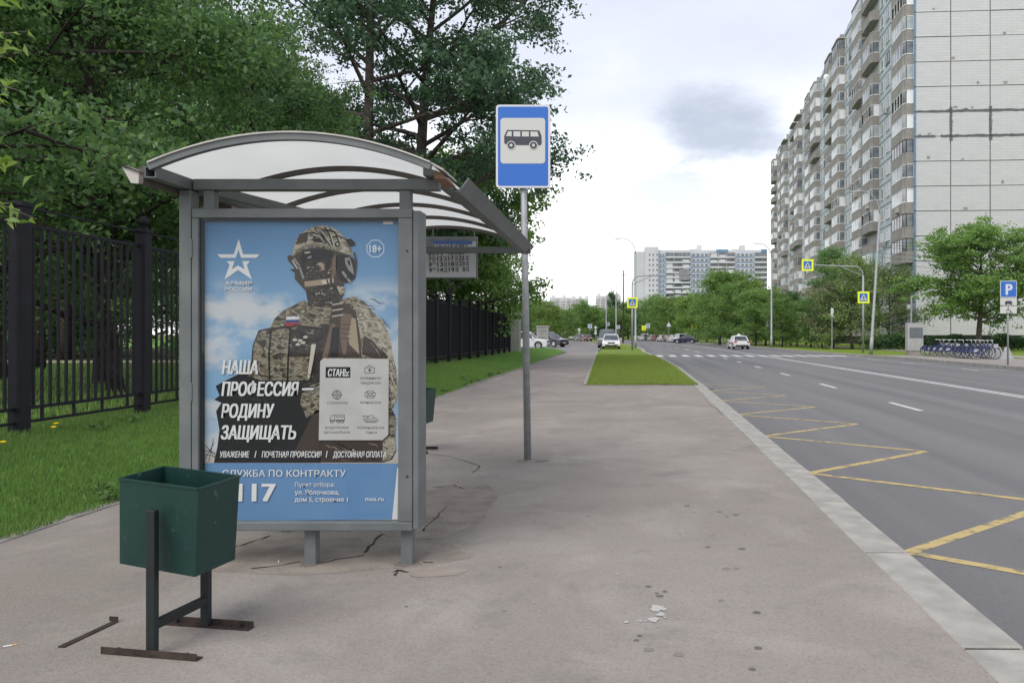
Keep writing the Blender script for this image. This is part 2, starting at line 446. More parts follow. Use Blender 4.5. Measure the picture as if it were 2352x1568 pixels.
# thin concrete edging along the lawn
ed = MB(); ed.box(-4.31,-4.2,-6,20,-.05,.012)
edge = struct(ed.build('path_edging', M['edging'], bevel=.008))
for i in range(20):
    y0 = 20+2*i; e = MB(); e.box(PL(y0+1)-.09, PL(y0+1), y0+.01, y0+1.99, -.05, .03); e.build('edging_stone', M['edging'], edge)
# median lawn between footpath and road
mz = lambda x, y: .025 + .02*math.sin(x*1.7)*math.sin(y*.35)
struct(sheet('median_lawn', lambda y: PR(y)+.1, lambda y: KX(y), seq(21.0, 52, 1.5), 0, M['median_grass'], 6, mz))
struct(sheet('median_lawn_end', lambda y: PR(y)+.1, lambda y: KX(y), seq(52.0, 61, 1.5), 0, M['median_grass'], 5, mz))
struct(sheet('far_verge', lambda y: -2.3+bend(y)*.9, lambda y: KX(y), seq(62, 330, 4), .012, M['median_grass'], 2))
# kerb of single concrete stones
KS = MB().box(0, .282, 0.011, 1.489, -.17, .004).mesh('kerb_stone', M['kerb'])
kerb = struct(sheet('kerb', lambda y: KX(y)+.01, lambda y: KX(y)+.25, seq(-6, 330, 3), -.003, M['crack']))
for i in range(95):
    y = 4.9+1.5*(i-5); a = math.atan2(-(KX(y+1.5)-KX(y)), 1.5)
    o = link('kerb_stone', KS, kerb); o.location = (KX(y)+random.uniform(-.004,.004), y, random.uniform(-.001,.003)); o.rotation_euler = (0,0,a)
    if y < 30: bv = o.modifiers.new('bevel','BEVEL'); bv.width = .012; bv.segments = 2
# edge stones round the median lawn
me_ = MB(); me_.box(-1.2,1.84,20.9,20.98,-.06,.022); mede = struct(me_.build('median_edging', M['edging']))
for i in range(20):
    y = 20.98+2*i; o = MB().box(0,.09,.01,1.99,-.06,.04).build('edging_stone', M['kerb'], mede); o.location = (PR(y), y, 0); o.rotation_euler = (0,0,math.atan(.03))
o = MB().box(-2.3,.6,61.0,61.14,-.06,.05).build('edging_stone', M['kerb'], mede)
# right-hand side: kerb, bike pavement, verge, path
rk = MB(); rk.box(17.1,17.25,-2,46,-.22,-.05); rkerb = struct(rk.build('far_kerb', M['edging']))
for i in range(60):
    y = 6+3*i; a = math.atan2(-(RX1(y+3)-RX1(y)), 3)
    o = MB().box(-.01,.24,.008,2.992,-.2,.012).build('kerb_stone', M['kerb'], rkerb); o.location = (RX1(y), y, 0); o.rotation_euler = (0,0,a)
struct(sheet('right_verge', lambda y: RX1(y)+.23, 140.0, seq(-6, 330, 6), -.03, M['median_grass'], 6))
struct(sheet('bike_pavement', lambda y: RX1(y)+.22, lambda y: 22.7, seq(-4, 51.5, 3), .0, M['beige_pave'], 1))
struct(sheet('right_footpath', lambda y: 23.6-.02*max(0,y-50)+bend(y), lambda y: 26.2-.02*max(0,y-50)+bend(y), seq(-4, 200, 6), -.012, M['beige_pave'], 1))
# road markings (children of the road, thin coats of paint)
def paint(name, pts, mat, z=.0018):
    m = MB(); m.face([(x, y, ROADZ+z) for x, y in pts]); return m.build(name, mat, road)
def line(name, p0, p1, w, mat, z=.0018):
    d = Vector((p1[0]-p0[0], p1[1]-p0[1])).normalized(); n = Vector((-d.y, d.x))*w/2
    return paint(name, [(p0[0]-n.x,p0[1]-n.y),(p1[0]-n.x,p1[1]-n.y),(p1[0]+n.x,p1[1]+n.y),(p0[0]+n.x,p0[1]+n.y)], mat, z)
for i in range(-1, 6):
    yl = 5.42+3.1*i
    a = (2.0+.03*i, yl); b_ = (3.93+.03*i, yl+1.58); c_ = (2.03+.03*i, yl+3.1)
    line('zigzag_line', a, b_, .10, M['yellow_paint'], .0018); line('zigzag_line', b_, c_, .10, M['yellow_paint'], .003)
for i in range(-1, 6):
    y = 15.5+6.6*i; line('lane_dash', (5.98+.012*y-.18, y), (5.98+.012*y-.16, y+1.9), .12, M['white_paint'])
for y in (66.0, 76, 86, 96, 106, 116, 126):
    line('lane_dash', (6.35+bend(y), y), (6.35+bend(y+4), y+4), .13, M['white_paint'])
for s in (0, .24):
    for y0, y1 in ((6, 18), (18, 30), (30, 42), (42, 53)):
        line('centre_line', (9.72+s, y0), (9.75+s, y1), .11, M['white_paint'])
for y in range(58, 150, 8):
    line('centre_line', (9.8+bend(y), y), (9.8+bend(y+8), y+8), .14, M['white_paint'])
for i in range(16):
    x = 2.15+.93*i; paint('zebra_stripe', [(x,53.2),(x+.45,53.2),(x+.45,57.2),(x,57.2)], M['white_paint'], .0035)
for y in (24, 33.5, 41, 47):
    line('parking_bay_line', (15.2, y), (16.95, y+.15), .1, M['white_paint']); line('parking_bay_line', (15.2, y-.5), (15.2, y+1.1), .1, M['white_paint'])
# storm drain grate in the gutter
dg = thing('drain_grate', 'black slotted storm drain grate in the gutter beside the kerb', 'drain grate', (2.15, 21.6, ROADZ+.003))
MB().box(-.3,.3,-.22,.22,0,.012).build('grate_frame', M['black'], dg)
for i in range(7): MB().box(-.27+i*.08,-.23+i*.08,-.19,.19,.0125,.02).build('grate_bar', M['grey_metal'], dg)

# broken concrete round the shelter feet, cracks and stains
def ragged(name, cx, cy, rx, ry, z, mat, n=40, amp=.16, parent=None, seed=1):
    rr = random.Random(seed); m = MB(); pts = []
    ph = [rr.uniform(0,6.28) for _ in range(4)]
    for k in range(n):
        a = 2*math.pi*k/n; s = 1+amp*(math.sin(3*a+ph[0])*.5+math.sin(5*a+ph[1])*.35+math.sin(9*a+ph[2])*.3+rr.uniform(-.3,.3))
        pts.append((cx+rx*s*math.cos(a), cy+ry*s*math.sin(a), z))
    m.face(pts); return m.build(name, mat, parent)
ragged('broken_concrete', -1.95, 4.86,   .92, .40, .0012, M['concrete_patch'], 60, .08, pave, 3)
ragged('broken_concrete', -1.5, 6.15, .42, 1.0, .0016, M['concrete_patch'], 60, .1, pave, 5)
ragged('broken_concrete', -1.13, 4.5, .17, .10, .002, M['concrete_patch'], 30, .15, pave, 8)
def crack(pts, w=.006, seed=0):
    rr = random.Random(seed); m = MB(); P = []
    for (x0,y0),(x1,y1) in zip(pts, pts[1:]):
        for t in (0,.25,.5,.75): P.append((x0+(x1-x0)*t+rr.uniform(-.012,.012), y0+(y1-y0)*t+rr.uniform(-.012,.012)))
    P.append(pts[-1])
    for a, b in zip(P, P[1:]):
        d = Vector((b[0]-a[0], b[1]-a[1])).normalized(); n_ = Vector((-d.y,d.x))*w*rr.uniform(.35,1)
        m.face([(a[0]-n_.x,a[1]-n_.y,.0032),(b[0]-n_.x,b[1]-n_.y,.0032),(b[0]+n_.x,b[1]+n_.y,.0032),(a[0]+n_.x,a[1]+n_.y,.0032)])
    m.build('crack', M['crack'], pave)
def zp(x, y): return gp((1200+x/2.0098)/1.32653, (1300+y/2.0098)/1.32653)
def zq(x, y): return gp((x/1.8092)/1.32653, (1500+y/1.8092)/1.32653)
crack([zq(1300,300), zq(1420,262), zq(1490,238)], .01, 1)
crack([zq(1380,420), zq(1500,408), zq(1660,382)], .012, 2)
crack([zq(1740,395), zq(1900,362), zq(2010,345)], .01, 3)
crack([zq(2020,330), zq(2060,270), zq(2110,230)], .012, 4)
crack([zq(2160,440), zq(2200,430), zq(2250,440)], .012, 5)
crack([zq(2170,455), zq(2190,425)], .008, 15)
crack([zp(200,165), zp(330,178), zp(530,240), zp(480,280)], .008, 6)
crack([zp(250,370), zp(380,360), zp(430,380)], .008, 7)
crack([zp(330,490), zp(240,570), zp(180,640)], .008, 8)
crack([zp(180,830), zp(240,832)], .008, 12)
crack([zp(2115,132), zp(2190,118)], .005, 10)
crack([(1.70,17.0),(1.66,15.5),(1.68,14.2),(1.66,13.2)], .006, 11)
M['gum'] = flat('dark_gum_spot', (.115,.107,.10), .8, .2); M['gum2'] = flat('faded_gum_spot', (.185,.168,.153), .85, .2); M['splash'] = flat('white_paint_splash', (.38,.37,.355), .7, .2)
for i, (x, y, r, k) in enumerate([(1795,483,.03,0),(1995,520,.025,0),(2095,538,.03,0),(2040,550,.018,0),(1840,525,.022,1),(1750,655,.018,1),(1957,660,.02,1),(1922,735,.022,0),(2130,747,.03,0),(2150,660,.015,1),(2035,868,.03,1),(2100,866,.022,1),(1560,977,.02,0),(1628,1035,.025,0),(1485,1305,.016,0),(2222,1136,.026,0),(2230,1353,.022,0),(2195,1483,.018,0),(1745,1393,.028,1),(1560,1363,.028,1),(2005,1062,.02,1),(650,857,.012,0),(78,1100,.01,0),(1185,548,.012,0),(860,582,.016,1),(675,1127,.016,1),(1610,1018,.012,0),(1660,1008,.016,0),(1505,1278,.014,0),(325,571,.012,0),(410,531,.012,0)]):
    c = zp(x, y); ragged('gum_spot', c[0], c[1], r*.85, r*.85, .0008+.00005*i, M['gum2'] if k else M['gum'], 16, .12, pave, 20+i)
for i, (x, y, r) in enumerate([(1615,1113,.05),(1635,1150,.028),(1590,1182,.035),(1510,1190,.012),(1545,1190,.01),(1425,1196,.016),(1660,1168,.012),(343,1014,.008),(857,1075,.009),(2122,971,.008),(1365,902,.012)]):
    c = zp(x, y); ragged('paint_splash', c[0], c[1], r*.8, r*.9, .0036+.00005*i, M['splash'], 18, .4, pave, 60+i)
M['foot_dark'] = flat('dark_foot_mark', (.16,.144,.13), .9, .2)  # darker ragged patches round the shelter legs, dark stain round the sign pole
for i, (x, y, rx, ry) in enumerate(((-1.05,8.43,.17,.09),(-1.927,4.655,.07,.06),(-1.34,4.655,.08,.06))):
    ragged('foot_mark', x, y, rx, ry, .0026+.0001*i, M['foot_dark'], 30, .2, pave, 90+i)
# ------------------------------------------------------------------ right apartment block
M['tile'] = None
def mat_tile():
    b = NB('white_tiled_panel')
    br = b.N.new('ShaderNodeTexBrick'); mp = b.N.new('ShaderNodeMapping'); mp.inputs['Rotation'].default_value = (R(90),0,0)
    b.L.new(b.t.outputs['Object'], mp.inputs['Vector']); b.L.new(mp.outputs[0], br.inputs['Vector'])
    br.inputs['Scale'].default_value = 1; br.inputs['Brick Width'].default_value = 1.1; br.inputs['Row Height'].default_value = .31; br.inputs['Mortar Size'].default_value = .014
    br.inputs['Color1'].default_value = (.47,.475,.475,1); br.inputs['Color2'].default_value = (.44,.447,.452,1); br.inputs['Mortar'].default_value = (.33,.33,.33,1); br.offset = .35
    oi = b.N.new('ShaderNodeObjectInfo'); st = b.noise(.7, 4, .6)
    c = b.mix(b.ma('MULTIPLY', b.ss(st, .5, .8), .4), br.outputs[0], (.40,.39,.375))
    c = b.mix(b.ma('MULTIPLY', oi.outputs['Random'], .18), c, (.40,.41,.43))
    return b.done(c, .55, .35)
M['tile'] = mat_tile()
M['joint'] = pm('grey_panel_joint', (.27,.26,.245), (.21,.20,.195), 3, .9)
M['tar'] = pm('dark_tar_seam', (.085,.088,.095), (.12,.12,.125), 3, .9)
M['blue_strip'] = pm('blue_corner_strip', (.13,.24,.36), (.10,.19,.30), 2, .6)
M['parapet'] = None
def mat_parapet():
    b = NB('ribbed_balcony_parapet')
    x = b.xyz(); n = b.noise(.8, 4, .6); oi = b.N.new('ShaderNodeObjectInfo')
    rib = b.ma('SINE', b.ma('MULTIPLY', b.ma('ADD', x[0], x[1]), 24.0))
    c = b.mix(b.ss(n, .3, .7), (.235,.222,.205), (.295,.28,.262))
    c = b.mix(b.ma('MULTIPLY', b.ss(rib, .6, 1.0), .35), c, (.14,.13,.12))
    c = b.mix(b.ma('MULTIPLY', oi.outputs['Random'], .22), c, (.16,.15,.14))
    return b.done(c, .85, .2)
M['parapet'] = mat_parapet()
M['pale_panel'] = pm('pale_blue_facade_panel', (.42,.465,.495), (.35,.395,.42), .8, .7)
M['white_frame'] = flat('white_window_frame', (.66,.67,.67), .45); M['brown_frame'] = flat('brown_window_frame', (.12,.09,.075), .6)
M['win_glass'] = mat_glass('apartment_window_glass', (.22,.25,.27), (.05,.055,.06))
M['pale_glass'] = mat_glass('curtained_balcony_glass', (.42,.45,.46), (.22,.24,.25))
M['slab'] = pm('balcony_slab', (.40,.39,.37), (.30,.29,.275), 2, .85)
M['back_wall'] = pm('balcony_back_wall', (.40,.41,.41), (.33,.335,.33), 1, .8)
M['plinth'] = pm('dark_plinth', (.07,.07,.075), (.05,.05,.055), 1, .9)

BASE, ST, NS, SEC, NSEC, GW = 1.3, 2.8, 17, 21.2, 6, 12.2
TOP = BASE+ST*NS
ab = thing('apartment_block', 'tall pale panel apartment block with stacked grey balconies and a blank tiled end wall', 'building', (32.45, 86, 0), -math.atan(.0686))
LEN = SEC*NSEC
MB().box(.16, GW-.1, .16, LEN, BASE-.05, TOP+.1).build('core_wall', M['joint'], ab)
MB().box(.4, GW-.3, .4, LEN-.3, -.3, BASE-.06).build('plinth', M['plinth'], ab)
# blank end wall: separate tiled panels with open joints
xs = [.12, 3.98, 8.3, GW-.12]
for j in range(3):
    w = xs[j+1]-xs[j]-.12
    pmh = MB().box(0, w, 0, .2, 0, ST-.09); mesh = pmh.mesh('wall_panel', M['tile'])
    for s in range(NS):
        o = link('wall_panel', mesh, ab); o.location = (xs[j]+.06+random.uniform(-.008,.008), random.uniform(-.015,.01), BASE+s*ST+.045+random.uniform(-.012,.012))
for x in (-.02, GW-.1):
    for s in range(NS): MB().box(x, x+.17, -.06, .12, BASE+s*ST+.06, BASE+(s+1)*ST-.06).build('corner_strip', M['blue_strip'], ab)
def seam(x0, x1, z, vert=False, seed=0):
    rr = random.Random(seed); m = MB(); n = 26; up = []; dn = []
    for i in range(n+1):
        t = x0+(x1-x0)*i/n; h = .10+.10*rr.random()+(.14 if rr.random() < .12 else 0)
        up.append((t, h)); dn.append((t, -.09-.07*rr.random()))
    poly = up+dn[::-1]
    if vert: m.prism(poly, -.035, -.018, lambda u, v, d: (z+v, d, u))
    else: m.prism(poly, -.035, -.018, lambda u, v, d: (u, d, z+v))
    m.build('seam_patch', M['tar'], ab)
z8, z9 = BASE+8*ST, BASE+9*ST
seam(.15, 2.3, z8, seed=1); seam(2.9, GW-.15, z8, seed=2); seam(.15, GW-.15, z9, seed=3)
for x in (3.98, 8.3): seam(z8-.5, z8+.6, x, True, 4); seam(z9-.7, z9+.5, x, True, 5); seam(z8+.6, z9-.7, x, True, 6)
for i in range(16):
    rr = random.Random(i+40); j = rr.randint(3, 15)
    x = rr.uniform(.8, 11.2); z = BASE+j*ST+rr.uniform(.05,.35); MB().box(x, x+rr.uniform(.2,.5), -.03, -.016, z, z+rr.uniform(.15,.35)).build('repair_patch', M['joint'], ab)
# long facade: windows and panels between balcony columns
bay = [(.2, 6.1, 'B'), (6.1, 15.0, 'W'), (15.0, 20.95, 'B')]
wp = MB().box(-.02, .15, .04, 8.86, .05, ST-.05).mesh('facade_panel', M['pale_panel'])
wb = MB().box(-.10, .0, .06, 8.84, -.05, .09).mesh('storey_band', M['pale_panel'])
def window_mesh(w, h, mats):
    m = MB()
    for a in (0, w-.07, w*.55): m.box(-.05, .03, a, a+.07, 0, h, 0)
    for z in (0, h-.07): m.box(-.05, .03, .07, w-.07, z, z+.07, 0)
    m.box(-.02, .0, .03, w-.03, .03, h-.03, 1)
    m.box(-.12, .0, -.06, w+.06, -.06, -.01, 0)
    return m.mesh('window', mats)
wm1 = window_mesh(1.7, 1.5, [M['white_frame'], M['win_glass']]); wm2 = window_mesh(1.3, 1.5, [M['white_frame'], M['win_glass']]); wm3 = window_mesh(1.7, 1.5, [M['brown_frame'], M['win_glass']])
bw = MB().box(.0, .14, .05, 5.9, .02, ST-.02).mesh('balcony_back_wall', M['back_wall'])
D, LB = 1.08, 5.6
plan = [(0,0), (-D+.25,0), (-D,.55), (-D,LB-.55), (-D+.25,LB), (0,LB)]
def inset(p, k): 
    return [(x if abs(x) < .01 else x+k, y+(k if y < 1 else -k if y > LB-1 else 0)) for x, y in p]
def wallring(m, p, z0, z1, th, mi=0):
    q = inset(p, th)
    for i in range(len(p)-1):
        a, b2, c, d = p[i], p[i+1], q[i+1], q[i]
        m.add([(a[0],a[1],z0),(b2[0],b2[1],z0),(c[0],c[1],z0),(d[0],d[1],z0),(a[0],a[1],z1),(b2[0],b2[1],z1),(c[0],c[1],z1),(d[0],d[1],z1)],
              [(3,2,1,0),(4,5,6,7),(0,1,5,4),(1,2,6,5),(2,3,7,6),(3,0,4,7)], mi)
pb = MB(); wallring(pb, plan, -.15, 1.02, .09, 0); pb.prism(inset(plan,.1), -.12, .03, lambda u, v, d: (u, v, d), 1)
wallring(pb, [(x*1.02, y+(-.03 if y < 1 else .03 if y > LB-1 else 0)) for x, y in plan], 1.023, 1.09, .16, 1)
parm = pb.mesh('balcony', [M['parapet'], M['slab']])
def glazing(fr, gl, solid_ends=False, gaps=0):
    m = MB(); p = inset(plan, .03); z0, z1 = 1.093, ST-.17
    for i in range(len(p)-1):
        a = Vector((p[i][0], p[i][1], 0)); b2 = Vector((p[i+1][0], p[i+1][1], 0)); L = (b2-a).length; n = max(1, int(round(L/1.0)))
        for k in range(n+1):
            c = a.lerp(b2, k/n); m.tube([(c.x,c.y,z0),(c.x,c.y,z1)], .05, 4, 0)
        for z in (z0+.04, z1-.04): m.beam((a.x,a.y,z),(b2.x,b2.y,z), .06, .08, 0)
        if solid_ends and i in (0, 4):
            m.add([(a.x,a.y,z0),(b2.x,b2.y,z0),(b2.x,b2.y,z1),(a.x,a.y,z1)], [(0,1,2,3)], 0)
        elif gaps and i == 2: pass
        else: m.add([(a.x,a.y,z0),(b2.x,b2.y,z0),(b2.x,b2.y,z1),(a.x,a.y,z1)], [(0,1,2,3)], 1)
    return m.mesh('glazing', [fr, gl])
gz = [glazing(M['white_frame'], M['pale_glass']), glazing(M['white_frame'], M['win_glass']), glazing(M['brown_frame'], M['win_glass']),
      glazing(M['white_frame'], M['pale_glass'], True), glazing(M['white_frame'], M['win_glass'], True, 1), None,
      glazing(flat('teal_sheet', (.30,.42,.40)), M['pale_glass'], True)]
rb = random.Random(11)
for sct in range(NSEC):
    y0 = sct*SEC
    for a, b2, k in bay:
        for s in range(NS):
            z = BASE+s*ST
            if k == 'W':
                o = link('facade_panel', wp, ab); o.location = (0, y0+a, z)
                o = link('storey_band', wb, ab); o.location = (0, y0+a, z)
                for yy, mm in ((3.9, wm1 if rb.random() < .8 else wm3), (6.9, wm2)):
                    o = link('window', mm, ab); o.location = (-.03, y0+a+yy, z+.85)
            else:
                o = link('balcony_back_wall', bw, ab); o.location = (0, y0+a, z)
                o = link('balcony', parm, ab); o.location = (0, y0+a+.15, z)
                g_ = gz[rb.choices(range(7), [4,5.5,3.5,3,2.5,4,.25])[0]]
                if g_: q = link('glazing', g_, o)
    # roof edge, lift house and vent shaft of each section
    MB().box(-.1, .3, y0+6.3, y0+14.9, TOP+.12, TOP+.75).build('roof_parapet', M['pale_panel'], ab)
    for yb in (.25, 15.05): MB().prism(plan, TOP+.0, TOP+.22, lambda u, v, d: (u*1.05, v+y0+yb+.1, d)).build('balcony_roof', M['slab'], ab)
    MB().box(.4, 1.1, y0+20.2, y0+20.9, TOP+.11, TOP+2.6).build('vent_shaft', M['joint'], ab)
    MB().box(4, 9, y0+8, y0+14, TOP+.11, TOP+2.8).build('lift_house', M['pale_panel'], ab)
    rl = MB()
    for i in range(8): rl.tube([(.15, y0+7.2+i*.95, TOP+.75),(.15, y0+7.2+i*.95, TOP+1.35)], .025, 4)
    rl.tube([(.15, y0+7.2, TOP+1.35),(.15, y0+13.9, TOP+1.35)], .025, 4); rl.build('roof_railing', M['wire'], ab)
for x, y, s in ((-1.1,1.1,14),(-1.1,23,7),(-1.1,16,6),(-.2,11.3,4),(-.2,10.6,10),(-1.1,2,5),(-.2,31,8)):
    MB().box(x-.35, x, y, y+.85, BASE+s*ST+.15, BASE+s*ST+.75).build('air_conditioner', M['slab'], ab)
MB().lathe([(.02,.15),(.35,.05),(.55,0)], n=14).build('satellite_dish', M['white_frame'], ab).matrix_local = Matrix.Translation((-1.6, 42.8, BASE+15*ST+1.6)) @ Euler((R(80),0,0)).to_matrix().to_4x4()

# ------------------------------------------------------------------ white slab block at the end of the street
def zx(x): return ((1880+x/3.73)/1.32653-CX)*420/F
def zz_(y): return CH-((680+y/3.73)/1.32653-CY)*420/F
M['slab_white'] = pm('white_slab_wall', (.52,.53,.55), (.45,.46,.48), .1, .8); M['slab_blue'] = pm('blue_slab_panel', (.33,.41,.53), (.28,.36,.48), .2, .8)
M['slab_grey'] = pm('grey_end_wall', (.50,.505,.525), (.45,.455,.475), .1, .85); M['far_glass'] = mat_glass('far_window_glass', (.14,.16,.18), (.08,.09,.10))
fb = thing('slab_block', 'long white slab apartment building with blue window panels above the street trees', 'building', (0, 420, 0))
MB().box(zx(190), zx(312), 0, 12, -1, zz_(322)).build('end_wall', M['slab_grey'], fb)
MB().box(zx(313), zx(470), -.8, 12, -1, zz_(268)).build('stair_tower', M['slab_white'], fb)
MB().box(zx(470), zx(1708), .6, 12.5, -1, zz_(300)).build('wall', M['slab_white'], fb)
dz = 57.5; ztop = 335
def col_windows(x0, x1, n, name, frame, dy):
    m = MB(); w = (zx(x1)-zx(x0))/n
    for s in range(16):
        z1 = zz_(ztop+s*dz+6); z0 = zz_(ztop+s*dz+44)
        for k in range(n):
            a = zx(x0)+k*w+w*.16; b = a+w*.66; m.box(a, b, dy-.1, dy+.2, z0+.35, z1-.35, 0)
            m.box(a-.22, b+.22, dy-.06, dy+.1, z0+.1, z0+.33, 1)
    stuff(m.build(name, [M['far_glass'], frame], fb))
for x0, x1, n in ((472,548,2),(838,1050,4),(1345,1556,4)):
    for s in range(16): MB().box(zx(x0), zx(x1), .2, .58, zz_(ztop+s*dz+50), zz_(ztop+s*dz)).build('blue_panel', M['slab_blue'], fb)
    for s in range(16): MB().box(zx(x0)+.6, zx(x1)-.6, .05, .19, zz_(ztop+s*dz+42), zz_(ztop+s*dz+8)).build('white_panel', M['slab_white'], fb)
    col_windows(x0+10, x1-10, n, 'window_column', M['slab_white'], .05)
for x in (370, 410, 455): col_windows(x-12, x+12, 1, 'stair_window_column', M['slab_grey'], -.8)
rb = random.Random(5)
for x0, x1 in ((552,834),(1056,1340),(1562,1704)):
    m = MB(); m.box(zx(x0), zx(x1), .3, .58, 0, zz_(ztop-2)); m.build('loggia_back', M['far_glass'], fb)
    for s in range(16):
        MB().box(zx(x0), zx(x1), -.9, .28, zz_(ztop+s*dz+62), zz_(ztop+s*dz+44)).build('balcony', M['slab_white'], fb)
        m = MB(); n = int((x1-x0)/72)
        for k in range(n+1): m.box(zx(x0+(x1-x0)*k/n)-.12, zx(x0+(x1-x0)*k/n)+.12, -.4, .25, zz_(ztop+s*dz+44)+.01, zz_(ztop+s*dz+5))
        for k in range(n):
            if rb.random() < .55: m.box(zx(x0+(x1-x0)*(k+.1)/n), zx(x0+(x1-x0)*(k+.85)/n), -.6, -.5, zz_(ztop+s*dz+44)+.01, zz_(ztop+s*dz+8)-rb.choice([0,.6,.9]))
        m.build('loggia_frames', M['slab_white' if rb.random() < .7 else 'slab_grey'], fb)
MB().box(zx(705), zx(820), -1.2, -.95, zz_(650), zz_(525)).build('grey_infill', pm('grey_infill_glass', (.22,.23,.235), (.17,.18,.185), .5, .5), fb)
MB().box(zx(1130), zx(1263), .3, 1, zz_(330), zz_(296)).build('blue_roof_band', M['blue_strip'], fb)
MB().box(zx(1640), zx(1706), .2, .6, zz_(326), zz_(294)).build('blue_roof_band', M['blue_strip'], fb)
for x in (918, 1413): MB().box(zx(x), zx(x+55), 4, 9, zz_(300)-.2, zz_(240)).build('lift_house', M['slab_white'], fb)
for x in (840, 1325): MB().box(zx(x), zx(x+75), 4, 9, zz_(300)-.2, zz_(282)).build('roof_house', M['slab_grey'], fb)

# ------------------------------------------------------------------ far towers on the skyline
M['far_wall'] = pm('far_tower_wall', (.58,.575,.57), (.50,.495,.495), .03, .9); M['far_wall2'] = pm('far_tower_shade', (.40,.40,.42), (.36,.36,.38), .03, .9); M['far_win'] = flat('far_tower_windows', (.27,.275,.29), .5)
def tower(label, x0, x1, ytop, Y, cols):
    a = (x0-CX)/F*Y; b = (x1-CX)/F*Y; H = CH+(CY-ytop)/F*Y
    t = thing('apartment_tower', label, 'building', ((a+b)/2, Y, 0)); w = b-a
    MB().box(-w/2, w/2, 0, 16, -1, H).build('wall', M['far_wall'], t)
    for c in range(cols):
        x = -w/2+w*(c+.5)/cols
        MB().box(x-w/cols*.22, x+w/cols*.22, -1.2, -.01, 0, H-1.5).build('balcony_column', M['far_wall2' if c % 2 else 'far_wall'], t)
        m = MB()
        for s in range(int(H/2.9)-1):
            m.box(x-w/cols*.43, x-w/cols*.27, -.25, -.02, s*2.9+1, s*2.9+2.4); m.box(x-w/cols*.18, x+w/cols*.18, -1.4, -1.21, s*2.9+1.2, s*2.9+2.5)
        stuff(m.build('window_column', M['far_win'], t))
    for c in range(0, cols, 2):
        x = -w/2+w*(c+.6)/cols; MB().box(x-1.8, x+1.8, 3, 9, H+.01, H+2.6).build('lift_house', M['far_wall'], t)
    return t
tower('broad pale tower block behind the larger pylon', 1131, 1185, 671, 700, 4)
tower('narrow low tower block beside the broad pale one behind the pylon', 1186, 1206, 689, 760, 2)
tower('far low block peeping over trees between the two pylons', 1212, 1248, 692, 900, 4)
tower('wide pale row of joined towers right of the smaller pylon', 1262, 1312, 683, 900, 4)
tower('second stepped half of the wide pale row of towers', 1312.5, 1350, 684, 880, 5)
tower('pale twin towers behind the two far street lamps', 1368, 1426, 679, 850, 5)
tower('tiny pale tower partly hidden behind roadside tree at fence end', 1114, 1127, 694, 800, 2)

# ------------------------------------------------------------------ lattice pylons
def pylon(label, px, ytop, Y, arms):
    H = CH+(CY-ytop)/F*Y; t = thing('power_pylon', label, 'pylon', ((px-CX)/F*Y, Y, 0))
    m = MB(); lv = [(0, 5.0), (.25*H, 3.8), (.5*H, 2.7), (.75*H, 2.2), (.86*H, 1.6), (H, .7)]
    r = .16
    for (z0, w0), (z1, w1) in zip(lv, lv[1:]):
        cs0 = [(-w0/1.4,-w0/1.4,z0),(w0/1.4,-w0/1.4,z0),(w0/1.4,w0/1.4,z0),(-w0/1.4,w0/1.4,z0)]; cs1 = [(-w1/1.4,-w1/1.4,z1),(w1/1.4,-w1/1.4,z1),(w1/1.4,w1/1.4,z1),(-w1/1.4,w1/1.4,z1)]
        for k in range(4):
            m.tube([cs0[k], cs1[k]], r, 4); m.tube([cs0[k], cs1[(k+1)%4]], r*.45, 4); m.tube([cs0[(k+1)%4], cs1[k]], r*.45, 4); m.tube([cs1[k], cs1[(k+1)%4]], r*.5, 4)
    m.build('lattice_mast', M['sign_back'], t)
    for z, w in arms:
        a = MB()
        for s in (-1, 1):
            a.tube([(0,0,z*H),(s*w,0,z*H)], .18, 4); a.tube([(0,0,z*H+3),(s*w,0,z*H)], .13, 4); a.tube([(s*w,0,z*H),(s*w,0,z*H-1.6)], .15, 4); a.tube([(s*w*.6,0,z*H),(s*w*.6,0,z*H-1.6)], .15, 4)
        a.build('cross_arm', M['sign_back'], t)
    MB().tube([(-3,0,H),(3,0,H)], .2, 4).build('top_bar', M['sign_back'], t)
pylon('taller grey lattice power pylon beside the bus stop pole', 1163, 620, 400, [(.62, 9), (.40, 12)])
pylon('smaller grey lattice power pylon farther off over the trees', 1244, 653, 530, [(.66, 9), (.30, 9)])
# ------------------------------------------------------------------ bus shelter
SY0, SY1 = 4.24, 7.85             # front and rear of the roof
XL, XR, XM = -2.645, -1.10, -1.87
sh = thing('bus_shelter', 'grey steel bus shelter with arched milky roof, rusty gutters and advertising end panel', 'bus shelter', (0,0,0))
G = M['grey_metal']
def sbox(name, x0,x1,y0,y1,z0,z1, mat=G, par=sh, bev=.004): return MB().box(x0,x1,y0,y1,z0,z1).build(name, mat, par, bevel=bev)
PYF = 4.57                        # front of the advertising case
sbox('post', -2.69, -2.618, 4.575, 4.665, -.01, 2.268)
sbox('post', -2.69, -2.61, 7.55, 7.63, -.01, 2.268)
sbox('leg', -1.962, -1.892, 4.63, 4.70, -.01, .228); sbox('leg', -1.375, -1.305, 4.63, 4.70, -.01, .228)
sbox('cross_beam', -2.61, -1.135, 4.58, 4.655, 2.27, 2.335); sbox('cross_beam', -2.61, -.98, 7.70, 7.765, 2.225, 2.285)
sbox('stub_post', -2.552, -2.49, 4.59, 4.65, 2.155, 2.268); sbox('stub_post', -1.372, -1.305, 4.59, 4.65, 2.155, 2.268)
